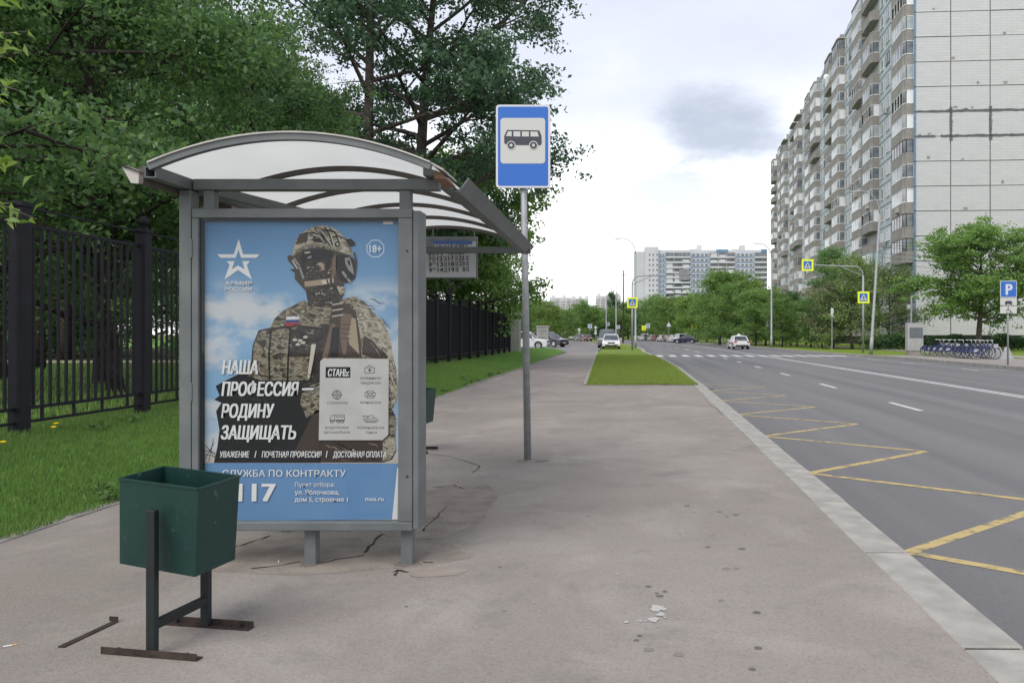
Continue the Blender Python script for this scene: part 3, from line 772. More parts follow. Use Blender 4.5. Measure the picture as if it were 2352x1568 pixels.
# long square tubes with open ends
def open_tube(name, x0, x1, y0, y1, z0, z1, t=.005):
    m = MB(); m.box(x0,x1,y0,y1,z0,z0+t); m.box(x0,x1,y0,y1,z1-t,z1); m.box(x0,x0+t,y0,y1,z0+t,z1-t); m.box(x1-t,x1,y0,y1,z0+t,z1-t)
    return m.build(name, G, sh)
open_tube('long_beam', -2.685, -2.622, SY0, SY1, 2.272, 2.335, .006)
sbox('long_beam', -1.205, -1.142, 4.50, SY1-.1, 2.337, 2.40)
MB().beam((-2.62,4.66,2.30),(-1.95,7.6,2.29), .05,.06).build('diagonal_brace', G, sh)
# arched polycarbonate roof and its ribs
def arc(x): 
    t = (x-XM)/((XR-XL)/2+.01); return 2.335+.168*(1-t*t)
ax = [XL-.01+(XR-XL+.02)*i/24 for i in range(25)]
m = MB(); vs = []
for y in (SY0-.02, 5.1, 6.05, 7.0, SY1): vs += [(x, y, arc(x)+.014) for x in ax]
fs = [(j*25+i, j*25+i+1, (j+1)*25+i+1, (j+1)*25+i) for j in range(4) for i in range(24)]
m.add(vs, fs); rf = m.build('roof_sheet', M['roof'], sh, smooth=True)
for k, y in enumerate((SY0+.0, 5.05, 5.75, 6.45, 7.15, SY1-.05)):
    m = MB(); m.tube([(x, y, arc(x)-.005) for x in ax], .022 if k else .026, 4)
    m.build('roof_rib', M['dark_metal'] if k else G, sh)
m = MB(); m.tube([(x, SY0-.024, arc(x)+.018) for x in ax], .006, 4); m.build('roof_edge_strip', M['tin'], sh)
# gutters
gr_ = MB(); prof = [(-1.085,2.27),(-1.02,2.262),(-.955,2.345),(-.962,2.35),(-1.024,2.272),(-1.085,2.28)]
gr_.prism(prof, 4.62, SY1, lambda u, v, d: (u, d, v-.012*(d-4.6))); gr_.build('gutter', G, sh)
MB().prism([(-1.095,2.285),(-1.03,2.285),(-1.055,2.318),(-1.095,2.335)], 4.33, 4.60, lambda u, v, d: (u, d, v)).build('gutter_stub', M['rust_brown'], sh)
MB().prism([(-1.096,2.352),(-1.03,2.318),(-1.028,2.328),(-1.096,2.364)], 4.26, 4.61, lambda u, v, d: (u, d, v)).build('flashing', M['tin'], sh)
MB().prism([(-2.70,2.285),(-2.765,2.27),(-2.83,2.345),(-2.822,2.35),(-2.762,2.28),(-2.70,2.295)], 4.27, SY1, lambda u, v, d: (u, d, v)).build('gutter', M['tin'], sh)
MB().prism([(-2.70,2.24),(-2.77,2.245),(-2.82,2.335),(-2.70,2.29)], 4.255, 4.265, lambda u, v, d: (u, d, v)).build('gutter_end', M['tin'], sh)
MB().prism([(-2.70,2.293),(-2.82,2.337),(-2.822,2.35),(-2.70,2.302)], 4.245, 4.27, lambda u, v, d: (u, d, v)).build('gutter_lip', M['rust'], sh)
MB().prism([(-2.69,2.345),(-2.72,2.325),(-2.725,2.24),(-2.70,2.24)], 4.25, 5.2, lambda u, v, d: (u, d, v)).build('drip_plate', M['dark_metal'], sh)
# advertising case: four frame bars round a glass front
PX0, PX1, PZ0, PZ1 = -2.571, -1.374, .276, 2.098
fx0, fx1, fz0, fz1 = -2.612, -1.288, .222, 2.155
sbox('case_body', fx0+.004, fx1+.034, PYF+.055, PYF+.19, fz0+.01, fz1-.004)
sbox('frame_bar', fx0, fx1, PYF, PYF+.05, PZ1, fz1, bev=.006); sbox('frame_bar', fx0, fx1, PYF, PYF+.05, fz0, PZ0, bev=.006)
sbox('frame_bar', fx0, PX0, PYF, PYF+.05, PZ0+.0005, PZ1-.0005, bev=.006); sbox('frame_bar', PX1, fx1, PYF, PYF+.05, PZ0+.0005, PZ1-.0005, bev=.006)
sbox('side_trim', fx1+.003, fx1+.036, PYF+.004, PYF+.054, fz0+.01, fz1-.012)
for z in (.55, 1.9):
    MB().tube([(-1.318, PYF-.004, z),(-1.318, PYF+.01, z)], .007, 10).build('lock_bolt', M['black'], sh)
for z in (1.86, 1.0): sbox('hinge', -2.619, -2.607, PYF-.006, PYF+.012, z, z+.11, bev=.002)
MB().face([(PX0+.001,PYF+.02,PZ0+.001),(PX1-.001,PYF+.02,PZ0+.001),(PX1-.001,PYF+.02,PZ1-.001),(PX0+.001,PYF+.02,PZ1-.001)]).build('glass_pane', M['clear'], sh)
sbox('rubber_seal', PX0, PX1, PYF+.021, PYF+.0515, PZ1-.012, PZ1-.0005, M['black'], bev=0); sbox('rubber_seal', PX0, PX0+.01, PYF+.021, PYF+.0515, PZ0+.001, PZ1-.013, M['black'], bev=0)
# bench inside, hidden from the street end
sbox('bench_seat', -2.6, -2.25, 5.2, 7.2, .42, .46, M['dark_metal'])
for y in (5.4, 7.0): sbox('bench_leg', -2.45, -2.4, y, y+.05, -.01, .42)
for y0, y1 in ((4.75, 6.02), (6.14, 7.52)):
    MB().box(-2.66,-2.65, y0, y1, .35, 2.2).build('wall_pane', M['clear'], sh)

# ------------------------------------------------------------------ poster (flat print behind the glass)
PYP = PYF+.0525
po = thing('advertising_poster', 'recruitment poster with masked soldier, white slogans and blue bottom band', 'poster', (0, PYP, 0))
def uvw(x, y):                   # crop pixel of the photographed poster -> poster plane
    xl = 107+(y-45)*.0225; xr = 1062+(y-42)*.006
    u = (x-xl)/(xr-xl); v = (y-44)/(1480-44)
    return (PX0+u*(PX1-PX0), PZ1-v*(PZ1-PZ0))
def e2c(x, y): return ((680+x/3.733-540)*1.5684, (660+y/3.733-640)*1.5684)
LAY = [0]
def pface(m, pts, lay, mi=0, e=False):
    P = [uvw(*(e2c(*p) if e else p)) for p in pts]; m.face([(a, -lay*.0004, b) for a, b in P], mi)
def stroke(m, pts, w, lay, mi=0, e=False, taper=False):
    P = [Vector(uvw(*(e2c(*p) if e else p))) for p in pts]; w = w*.00127
    n = len(P)
    for i in range(n-1):
        d = (P[i+1]-P[i]); 
        if d.length < 1e-6: continue
        d.normalize(); q = Vector((-d.y, d.x))
        w0 = w*(1-abs(2*i/(n-1)-1)*.8) if taper else w; w1 = w*(1-abs(2*(i+1)/(n-1)-1)*.8) if taper else w
        a, b = P[i]-d*w*.25, P[i+1]+d*w*.25
        m.face([(p.x, -lay*.0004, p.y) for p in (a-q*w0/2, b-q*w1/2, b+q*w1/2, a+q*w0/2)], mi)
def mat_poster_sky():
    b = NB('poster_printed_sky'); x = b.xyz()
    mp = b.N.new('ShaderNodeMapping'); mp.inputs['Scale'].default_value = (2.2, 1, 3.6); mp.inputs['Location'].default_value = (.35, 0, .1); b.L.new(b.t.outputs['Object'], mp.inputs['Vector'])
    n = b.noise(1.35, 6, .55, vec=mp.outputs[0])
    low = b.ss(x[2], 1.75, 1.35)
    c = b.mix(b.ss(x[2], 2.1, 1.2), (.085,.195,.35), (.17,.30,.44))
    band = b.ma('MULTIPLY', b.ss(x[2], 1.78, 1.58), b.ss(n, .42, .60))
    c = b.mix(band, c, (.40,.425,.45)); c = b.mix(b.ma('MULTIPLY', b.ss(x[2], 1.0, .62), .8), c, (.44,.45,.46)); c = b.mix(b.ss(x[2], .72, .60), c, (.36,.31,.25))
    return b.done(c, .6, .2)
def mat_camo(name, cs, scale=16):
    b = NB(name); mp = b.N.new('ShaderNodeMapping'); mp.inputs['Scale'].default_value = (1, 1, 1.6); b.L.new(b.t.outputs['Object'], mp.inputs['Vector'])
    n = b.noise(scale, 3, .5, vec=mp.outputs[0], dist=.4)
    r = b.N.new('ShaderNodeValToRGB'); r.color_ramp.interpolation = 'CONSTANT'
    r.color_ramp.elements[0].position = 0; r.color_ramp.elements[0].color = cs[0]+(1,); r.color_ramp.elements[1].position = .42; r.color_ramp.elements[1].color = cs[1]+(1,)
    for p, c in zip((.5, .57, .66), cs[2:]): e = r.color_ramp.elements.new(p); e.color = c+(1,)
    b.L.new(n, r.inputs['Fac'])
    return b.done(r.outputs[0], .6, .2)
M['p_sky'] = mat_poster_sky(); M['p_band'] = pm('poster_blue_band', (.11,.215,.375), (.095,.19,.345), 2, .6, spec=.2)
M['p_white'] = flat('poster_white_print', (.56,.56,.56), .6, .2); M['p_pale'] = flat('poster_pale_print', (.47,.55,.63), .6, .2)
PC = [mat_camo('print_camo_mid', [(.03,.027,.024),(.12,.10,.074),(.22,.19,.145),(.075,.075,.048),(.32,.29,.235)]),
      mat_camo('print_camo_dark', [(.014,.013,.014),(.024,.020,.019),(.045,.035,.03),(.02,.018,.017),(.16,.135,.10)], 24),
      mat_camo('print_camo_light', [(.12,.10,.078),(.24,.215,.165),(.33,.30,.245),(.16,.145,.105),(.40,.37,.31)], 14),
      flat('print_black', (.014,.014,.018), .6, .2), flat('print_dark_brown', (.045,.034,.03), .6, .2), flat('print_tan', (.26,.205,.145), .6, .2),
      flat('print_grey', (.19,.19,.19), .6, .2), flat('print_cream', (.40,.37,.31), .6, .2), flat('print_flag_blue', (.03,.05,.16), .6, .2), flat('print_flag_red', (.25,.03,.035), .6, .2), flat('print_flag_white', (.5,.5,.5), .6, .2), flat('print_brown', (.12,.082,.06), .6, .2)]
MB().face([(PX0+.0005,0,PZ0+.0005),(PX1-.0005,0,PZ0+.0005),(PX1-.0005,0,PZ1-.0005),(PX0+.0005,0,PZ1-.0005)]).build('poster_sheet', M['p_sky'], po)
m = MB(); pface(m, [(118,1207),(1064,1210),(1052,1477),(112,1485)], 1); m.build('blue_band', M['p_band'], po)
m = MB(); pface(m, [(1054,1230),(1059,1230),(1056,1477),(1031,1477)], 2); m.build('peeling_edge', M['p_white'], po)
m = MB(); pface(m, [(978,50),(1026,50),(1026,68),(978,68)], 2); m.build('tape_piece', M['p_white'], po)
s = MB()
body = [(600,430),(640,455),(740,440),(800,420),(850,412),(900,450),(935,490),(985,535),(1015,600),(1030,690),(1045,760),(1055,850),(1050,910),(1030,950),(1050,1000),(1045,1080),(1050,1150),(1030,1190),(990,1205),(240,1205),(230,1150),(215,1050),(190,960),(215,920),(180,905),(205,885),(185,840),(230,815),(300,780),(355,720),(365,640),(385,575),(440,560),(460,520),(500,480),(560,450)]
pface(s, body, 1, 0)
pface(s, [(440,565),(470,510),(520,470),(600,455),(740,465),(735,560),(700,700),(690,850),(600,840),(350,830),(360,640),(385,575)], 2, 1)
pface(s, [(470,512),(520,470),(610,456),(735,468),(725,540),(690,560),(560,548),(440,562)], 3, 0)
pface(s, [(830,470),(900,455),(935,490),(985,535),(1015,600),(1030,690),(1050,800),(1055,880),(1040,935),(1010,945),(1008,712),(880,700),(862,600)], 2, 2)
pface(s, [(880,690),(890,600),(930,620),(1000,690),(1008,712),(960,715)], 3, 4)
pface(s, [(735,455),(790,440),(850,480),(875,620),(880,705),(700,705),(720,560)], 3, 4)
pface(s, [(800,500),(850,520),(870,690),(820,640)], 4, 5)
pface(s, [(690,705),(735,540),(755,545),(715,705)], 4, 11)
pface(s, [(782,490),(832,500),(828,540),(815,600),(806,690),(790,690),(776,600),(778,540)], 5, 11)
pface(s, [(738,560),(772,560),(770,700),(728,700),(730,640)], 5, 3)
for k in range(6): stroke(s, [(738,438+k*14),(788,430+k*14)], 5, 6, 7 if k % 2 else 3)
for k in range(4): stroke(s, [(780,545+k*22),(826,548+k*22)], 4, 6, 4)
for p in ([(385,582),(412,570),(442,575),(436,690),(440,815),(352,815),(360,650)], [(446,578),(480,565),(536,562),(528,700),(526,815),(442,815),(440,690)], [(540,562),(560,548),(690,566),(692,600),(668,618),(652,720),(634,815),(530,815),(532,650)]):
    pface(s, p, 4, 0 if p[0][0] < 500 else 1); stroke(s, p+[p[0]], 5, 6, 3)
pface(s, [(532,700),(650,700),(634,815),(530,815)], 5, 0); pface(s, [(640,640),(664,640),(640,800),(622,800)], 6, 7)
for x, y in ((560,618),(585,622),(610,605),(575,640),(600,632)): pface(s, [(x-12,y),(x,y-6),(x+12,y-2),(x+8,y+7),(x-8,y+7)], 6, 7)
pface(s, [(518,509),(580,507),(579,522),(515,524)], 5, 10); pface(s, [(515,524),(579,522),(578,537),(512,539)], 5, 8); pface(s, [(512,539),(578,537),(577,552),(510,554)], 5, 9)
pface(s, [(230,815),(300,780),(360,800),(480,838),(600,842),(690,850),(690,1206),(185,1206),(200,1130),(208,1050),(190,960),(215,920),(180,905),(205,885),(185,840)], 5, 3)
pface(s, [(690,1098),(990,1098),(1045,1080),(1050,1150),(1030,1190),(990,1205),(690,1205)], 3, 4)
pface(s, [(985,1100),(1045,1080),(1048,1150),(1020,1190),(985,1200)], 4, 2)
pface(s, [(600,850),(690,820),(690,960),(620,990),(590,920)], 6, 0); pface(s, [(660,960),(690,950),(690,1180),(560,1170),(600,1080)], 6, 4)
rr = random.Random(3)
def folds(n, x0, x1, y0, y1, dx, dy, lay, cols, w=(2,5)):
    for _ in range(n):
        x = rr.uniform(x0,x1); y = rr.uniform(y0,y1); a = rr.uniform(.5,1.2)
        stroke(s, [(x,y),(x+dx*a*.35,y+dy*a*.4+rr.uniform(-6,6)),(x+dx*a*.7,y+dy*a*.7+rr.uniform(-6,6)),(x+dx*a,y+dy*a)], rr.uniform(*w), lay, rr.choice(cols), taper=True)
folds(16, 880, 980, 500, 640, 40, 60, 6, (3,4,7)); folds(26, 1000, 1030, 720, 930, 22, 60, 6, (3,7,4,7), (3,7)); folds(22, 470, 700, 470, 545, 40, 22, 6, (3,7,4), (2,4))
folds(20, 600, 685, 830, 900, 70, -26, 7, (7,3,6), (3,6)); folds(18, 230, 600, 830, 1190, 70, 20, 6, (4,4,1), (4,10)); folds(14, 700, 1000, 1105, 1190, 60, 24, 6, (3,11,5), (3,7)); folds(16, 370, 630, 580, 800, 26, 10, 7, (3,7,4), (3,6)); folds(10, 820, 920, 415, 470, 60, 20, 6, (3,7), (3,5))
for a, b in (((135,1120),(230,1200)),((160,1200),(180,1090)),((128,1165),(215,1180)),((150,1130),(205,1205)),((185,1110),(140,1190)),((130,1145),(190,1160))): stroke(s, [a,b], 2.5, 2, 3)
# head: helmet, goggles, mask, ear cup (drawn on the finer crop)
E_ = True
pface(s, [(770,440),(880,380),(1100,345),(1250,380),(1400,420),(1480,480),(1510,540),(1490,680),(1440,750),(1360,760),(1375,860),(1340,920),(1250,985),(1100,1030),(960,1010),(930,850),(800,710),(800,640),(740,600),(800,590),(715,490),(712,450),(730,440)], 8, 4, E_)
pface(s, [(930,850),(1100,760),(1290,760),(1375,800),(1375,860),(1340,930),(1240,990),(1080,1030),(960,1010)], 9, 1, E_)
pface(s, [(1280,790),(1375,800),(1375,870),(1320,890)], 10, 2, E_)
pface(s, [(790,300),(820,240),(870,190),(930,150),(1020,110),(1130,98),(1230,125),(1310,175),(1380,240),(1490,300),(1480,330),(1430,345),(1470,430),(1400,430),(1290,395),(1250,360),(1100,320),(1000,310),(900,330),(830,380),(762,450),(775,380)], 10, 2, E_)
pface(s, [(850,200),(955,165),(935,290),(805,320),(830,240)], 11, 4, E_); pface(s, [(1000,260),(1080,240),(1130,300),(1010,290)], 11, 3, E_)
pface(s, [(762,455),(830,375),(900,325),(1000,305),(1100,315),(1250,355),(1330,410),(1250,385),(1100,352),(980,352),(880,388),(800,440)], 12, 0, E_)
pface(s, [(1370,260),(1440,250),(1490,300),(1485,330),(1420,340),(1400,300)], 12, 3, E_)
for q in ([(1030,150),(1100,215),(1160,310)],[(1080,165),(1130,230),(1200,330)],[(1140,120),(1190,200),(1230,330)],[(960,190),(1010,180),(1060,205)],[(1200,140),(1270,200),(1300,290)],[(1100,150),(1180,160),(1260,180)],[(1230,230),(1300,220),(1390,260)],[(980,215),(1040,235),(1000,260)]): stroke(s, q, 7, 12, 3, E_); stroke(s, [(x+14,y-4) for x, y in q], 4, 12, 7, E_)
pface(s, [(1255,300),(1285,280),(1315,300),(1315,330),(1285,345),(1255,330)], 13, 3, E_); pface(s, [(1272,305),(1287,298),(1300,308),(1298,325),(1280,328)], 14, 7, E_)
pface(s, [(855,480),(890,410),(980,375),(1100,368),(1230,398),(1240,475),(1100,492),(950,505),(880,545)], 12, 3, E_)
stroke(s, [(915,412),(970,405)], 6, 13, 7, E_); stroke(s, [(950,470),(985,455)], 9, 13, 6, E_)
pface(s, [(862,560),(950,508),(1100,494),(1222,482),(1232,705),(1100,722),(930,735),(890,650)], 11, 1, E_)
pface(s, [(1045,545),(1070,525),(1105,520),(1140,540),(1135,580),(1145,605),(1115,610),(1100,580),(1085,560)], 13, 5, E_)
pface(s, [(1225,470),(1275,420),(1285,560),(1255,700),(1222,690)], 12, 11, E_)
pface(s, [(912,738),(1100,716),(1242,700),(1250,752),(1110,778),(918,800)], 13, 5, E_); pface(s, [(1110,722),(1245,702),(1248,752),(1120,772)], 14, 7, E_); stroke(s, [(1170,720),(1185,762)], 8, 15, 4, E_); stroke(s, [(1215,715),(1220,755)], 14, 15, 4, E_)
pface(s, [(1270,440),(1370,430),(1470,490),(1498,690),(1440,752),(1320,730),(1270,600)], 12, 3, E_); pface(s, [(1370,470),(1430,465),(1462,560),(1482,665),(1420,612),(1380,540)], 13, 6, E_); pface(s, [(1400,500),(1425,490),(1440,550),(1415,555)], 14, 3, E_); stroke(s, [(1350,630),(1400,700),(1440,745)], 12, 14, 6, E_)
stroke(s, [(1480,410),(1505,520),(1495,640)], 8, 13, 4, E_); stroke(s, [(790,480),(850,560),(900,700)], 10, 13, 6, E_); stroke(s, [(770,500),(830,590)], 6, 13, 7, E_)
for _ in range(60):
    x = rr.uniform(890,1230); y = rr.uniform(560,980)
    if 690 < y < 810: continue
    if y > 800 and x < 960: continue
    a = rr.uniform(5,16); pface(s, [(x,y),(x+a,y-a*.6),(x+a*1.6,y+a*.3),(x+a*.5,y+a*.7)], 14, rr.choice((7,5,6)), E_)
s.build('soldier_print', PC, po)
# lettering -------------------------------------------------------------
def text_mesh(body, shear=0.0):
    c = bpy.data.curves.new('lettering', 'FONT'); c.body = body; c.resolution_u = 3; c.shear = shear
    o = bpy.data.objects.new('lettering', c); COL.objects.link(o)
    dg = bpy.context.evaluated_depsgraph_get(); me = bpy.data.meshes.new_from_object(o.evaluated_get(dg))
    bpy.data.objects.remove(o, do_unlink=True); bpy.data.curves.remove(c); return me
def lettering(name, body, fn, x0, x1, base, cap, mat, parent, bold=.02, shear=0.0, lay=0):
    """set text so that it spans x0..x1 with the given base line and capital height; bold by repeated strikes"""
    me = text_mesh(body, shear); co = [v.co.copy() for v in me.vertices]; fc = [tuple(p.vertices) for p in me.polygons]; bpy.data.meshes.remove(me)
    a = min(v.x for v in co); b = max(v.x for v in co); sx = (x1-x0)/(b-a); sy = cap/.728
    m = MB(); bx = bold*.6*sy; by = bold*.22*sy
    st = [(0,0)] if bold < .008 else [(-bx,-by),(bx,-by),(-bx,by),(bx,by),(0,0)]
    for k, (dx, dy) in enumerate(st):
        vs = []
        for p in co:
            q = fn(x0+bx+(p.x-a)*(x1-x0-2*bx)/(b-a)+dx, base+p.y*sy+dy); q = q.copy(); q.y -= k*.00004; vs.append(q)
        m.add(vs, fc)
    return m.build(name, mat, parent)
def ptext(body, x0, x1, top, base, mat='p_white', bold=.02, shear=0.0, lay=17, name='lettering', parent=None, scale=1.0):
    H = (base-top)
    def fn(x, y):
        u, w = uvw(x, base-(y)); return Vector((u, -lay*.0004, w))
    return lettering(name, body, fn, x0, x1, 0.0, H, M[mat] if isinstance(mat, str) else mat, parent or po, bold, shear)
st = MB(); pface(st, [(147,255),(200,428),(390,428),(352,468),(178,468),(147,372),(116,468),(-58,468),(-96,428),(94,428)], 3, 0, E_)
pface(st, [(282,506),(245,550),(306,712),(147,606),(-8,712),(48,550),(14,506),(102,506),(74,598),(147,556),(222,600),(194,506)], 3, 0, E_); st.build('star_emblem', M['p_white'], po)
ptext('АРМИЯ', 222, 350, 340, 358, bold=.025); ptext('РОССИИ', 222, 350, 368, 386, bold=.025)
oc = MB(); ocp = [(942+44*math.cos(R(22.5+45*k)), 184+43*math.sin(R(22.5+45*k))) for k in range(9)]; stroke(oc, ocp, 4, 3); oc.build('age_octagon', M['p_pale'], po)
ptext('18+', 914, 974, 166, 203, 'p_pale', .05)
M['p_black'] = flat('poster_black_print', (.02,.02,.022), .7, .1)  # black print of the label behind the sheet's heading word
for body, x0, x1, t, b in (('НАША',215,388,717,782),('ПРОФЕССИЯ',215,585,820,886),('РОДИНУ',217,470,925,990),('ЗАЩИЩАТЬ',217,575,1028,1093)):
    ptext(body, x0, x1, t, b, 'p_white', .05, .16, 18, 'slogan_lettering')
m = MB(); stroke(m, [(602,855),(652,853)], 9, 18); m.build('slogan_dash', M['p_white'], po)
for body, x0, x1 in (('УВАЖЕНИЕ',215,355),('ПОЧЕТНАЯ ПРОФЕССИЯ',413,697),('ДОСТОЙНАЯ ОПЛАТА',750,1003)): ptext(body, x0, x1, 1151, 1180, 'p_white', .03, .15, 18)
m = MB(); stroke(m, [(380,1180),(386,1150)], 4, 18); stroke(m, [(718,1180),(723,1150)], 4, 18); m.build('divider_bars', M['p_white'], po)
ptext('СЛУЖБА ПО КОНТРАКТУ', 228, 812, 1240, 1272, 'p_white', .02); ptext('117', 302, 483, 1302, 1388, 'p_white', .07)
ptext('Пункт отбора:', 572, 760, 1298, 1320, 'p_white', .004); ptext('ул. Яблочкова,', 572, 782, 1335, 1357, 'p_white', .025); ptext('дом 5, строение 1', 572, 823, 1369, 1391, 'p_white', .022); ptext('mos.ru', 905, 992, 1366, 1388, 'p_white', .022)
# white sheet pasted on the poster
M['p_paper'] = pm('pasted_white_paper', (.42,.41,.395), (.37,.36,.35), 6, .7, spec=.2); M['p_ink'] = flat('grey_ink', (.10,.10,.10), .7, .1)
m = MB(); pface(m, [(698,708),(1012,710),(1012,1072),(985,1098),(682,1098),(684,722)], 18); pp = m.build('pasted_sheet', M['p_paper'], po)
m = MB(); pface(m, [(711,749),(829,749),(829,800),(711,800)], 19); m.build('black_label', M['p_black'], pp)
ptext('СТАНЬ:', 722, 824, 758, 793, 'p_white', .04, .15, 20, parent=pp)
for body, x0, x1, b, h in (('военным',878,975,808,15),('медиком',880,973,831,15),('стрелком',720,817,926,15),('минером',878,975,924,15),('водителем',713,823,1044,15),('автомобиля',705,830,1067,15),('командиром',865,992,1044,15),('танка',903,957,1067,15)): ptext(body, x0, x1, b-h, b, 'p_ink', .006, 0, 19, parent=pp)
def icon(fn): m = MB(); fn(m); m.build('icon', M['p_ink'], pp)
def ell(m, cx, cy, rx, ry, w=2.5, a0=0, a1=360): stroke(m, [(cx+rx*math.cos(R(a0+(a1-a0)*k/20)), cy+ry*math.sin(R(a0+(a1-a0)*k/20))) for k in range(21)], w, 19)
def med(m):
    stroke(m, [(898,752),(943,752),(943,777),(898,777),(898,752)], 3, 19); stroke(m, [(911,751),(914,742),(927,742),(930,751)], 3, 19); stroke(m, [(921,757),(921,772)], 5, 19); stroke(m, [(913,764),(929,764)], 5, 19)
def aim(m):
    ell(m, 766, 882, 20, 20, 4); ell(m, 766, 882, 11, 11, 2.5); stroke(m, [(766,858),(766,906)], 2.5, 19); stroke(m, [(741,882),(790,882)], 2.5, 19)
def mine(m):
    ell(m, 924, 880, 25, 18, 2.5); ell(m, 924, 880, 8, 6, 2.5); stroke(m, [(899,873),(949,873)], 2, 19); stroke(m, [(899,888),(949,888)], 2, 19); stroke(m, [(911,862),(911,898)], 2, 19); stroke(m, [(937,862),(937,898)], 2, 19)
def truck(m):
    stroke(m, [(756,977),(803,977),(804,1003),(756,1003),(756,977)], 2.5, 19); stroke(m, [(755,980),(741,980),(735,992),(735,1006),(803,1006)], 2.5, 19)
    for x in (744,774,793): ell(m, x, 1008, 7, 7, 3)
    for x in (763,777,790): stroke(m, [(x,984),(x+8,984),(x+8,990),(x,990),(x,984)], 2, 19)
def tank(m):
    stroke(m, [(896,996),(955,994),(963,1003),(952,1013),(908,1013),(896,1003),(896,996)], 3, 19); stroke(m, [(912,994),(918,982),(938,980),(946,993)], 3, 19); stroke(m, [(915,985),(890,984)], 4, 19)
    for k in range(5): ell(m, 910+k*10, 1006, 3, 3, 1.8)
for f_ in (med, aim, mine, truck, tank): icon(f_)

# ------------------------------------------------------------------ timetable board hung at the rear of the shelter
TY = 7.93
tb = thing('timetable_board', 'white bus timetable board with blue heading hanging at the shelter end', 'timetable', (0, TY, 0), 0)
def tz(x, y):
    p = at((1270+x/9.8)/1.32653, (700+y/9.8)/1.32653, TY); return p.x, p.z
(a0, z1_), (a1, z0_) = tz(60, 290), tz(1770, 1415)
MB().box(a0-.12, a1+.015, 0, .02, z0_-.012, z1_+.03).build('board', M['grey_metal'], tb)
MB().box(a0-.1, a1, -.003, -.0005, z0_, z1_-.02).build('paper_sheet', pm('timetable_paper', (.46,.46,.48), (.42,.42,.44), 5, .6), tb)
q0, q1 = tz(110, 330), tz(1660, 430); MB().box(q0[0], q1[0], -.005, -.0035, q1[1], q0[1]).build('blue_heading', flat('timetable_blue', (.06,.12,.32), .5), tb)
MB().tube([(a1-.02,0.01,z1_+.03),(a1-.02,.01,z1_+.16)], .006, 6).build('hanger', M['dark_metal'], tb); MB().tube([(a1-.45,0.01,z1_+.03),(a1-.45,.01,z1_+.16)], .006, 6).build('hanger', M['dark_metal'], tb)
M['t_ink'] = flat('timetable_ink', (.035,.035,.045), .6)
def ttext(body, x0, x1, top, base, bold):
    def fn(x, y): p = tz(x, base-y); return Vector((p[0], -.0055, p[1]))
    lettering('timetable_digits', body, fn, x0, x1, 0.0, base-top, M['t_ink'], tb, bold)
hours = [['5','10','15','20'],['6','11','16','21'],['7','12','17','22'],['8','13','18','23'],['9','14','19','0']]
mins = [['38','28','28','50'],['28 58','28','28 58','28'],['28 58','18 58','28 58','28 58'],['50','28 58','28 58','28 58'],['50','28 58','28 58','28 58']]
for r_ in range(5):
    for c_ in range(4):
        bx = [340, 590, 925, 1240][c_]+r_*8; by = 600+r_*168-c_*10; h = hours[r_][c_]
        w = 85 if len(h) == 1 else 170
        ttext(h, bx+(95 if (c_ == 3 and len(h) == 1) else 0), bx+(95 if (c_ == 3 and len(h) == 1) else 0)+w, by-135, by, .05)
        for k, mm in enumerate(mins[r_][c_].split()):
            mx = bx+(200 if c_ else 105); ttext(mm, mx, mx+90, by-135+k*75, by-75+k*75, .03)

# ------------------------------------------------------------------ bus stop sign
bs = thing('bus_stop_sign', 'blue and white bus stop sign with dark van symbol on a tall grey pole', 'traffic sign', (-1.10, 8.45, 0))
MB().tube([(0,0,-.01),(-.035,0,2.4),(-.037,0,2.42),(-.055,0,3.75)], [.04,.037,.035,.035], 16).build('pole', M['galv'], bs, smooth=True)
MB().lathe([(.0,.012),(.10,.006),(.11,.0)], n=20).build('base_collar', M['concrete_patch'], bs)
def rrect(x0, x1, z0, z1, r, n=6):
    P = []
    for cx, cz, a in ((x1-r,z1-r,0),(x0+r,z1-r,90),(x0+r,z0+r,180),(x1-r,z0+r,270)):
        for k in range(n+1): P.append((cx+r*math.cos(R(a+90*k/n)), cz+r*math.sin(R(a+90*k/n))))
    return P
def sz(x, y):                    # crop pixel on the sign face
    p = at((1480+x/5.227)/1.32653, (300+y/5.227)/1.32653, 8.40); return (p.x+1.10, p.z)
A = sz(165, 110); B2 = sz(1030, 1430)
x0, x1, z1_, z0_ = sz(163,0)[0]+.003, sz(1020,0)[0]+.006, A[1], B2[1]
plate = lambda nm, P, d0, d1, mt, par=bs: MB().prism(P, d0, d1, lambda u, v, d: (u, d, v)).build(nm, mt, par)
plate('plate', rrect(x0, x1, z0_, z1_, .035), -.07, -.045, M['sign_edge'])
plate('blue_field', rrect(x0+.022, x1-.022, z0_+.022, z1_-.022, .022), -.0715, -.0705, M['sign_blue'])
u0, u1 = sz(240,320)[0], sz(950,320)[0]; w1, w0 = sz(0,322)[1], sz(0,1045)[1]
plate('white_field', rrect(u0, u1, w0, w1, .035), -.0735, -.072, M['sign_white'])
vb = [(345,512),(855,520),(890,600),(897,720),(880,755),(480,752),(340,750),(300,720),(300,610)]
pg = plate('bus_symbol', [sz(*p) for p in vb], -.0755, -.074, M['sign_black'])
for p in ([(362,535),(420,537),(418,615),(328,610)],[(447,537),(556,538),(556,618),(447,616)],[(582,538),(693,540),(692,618),(582,618)],[(718,540),(828,542),(850,618),(718,618)]): plate('window_symbol', [sz(*q) for q in p], -.0775, -.076, M['sign_white'])
for cx in (410, 765):
    for k, (r_, mt) in enumerate(((70,'sign_white'),(56,'sign_black'),(24,'sign_white'))):
        plate('wheel_symbol', [sz(cx+r_*math.cos(R(18*i)), 757-r_*math.sin(R(18*i))) for i in range(20)], -.0775-.002*k, -.0762-.002*k, M[mt])
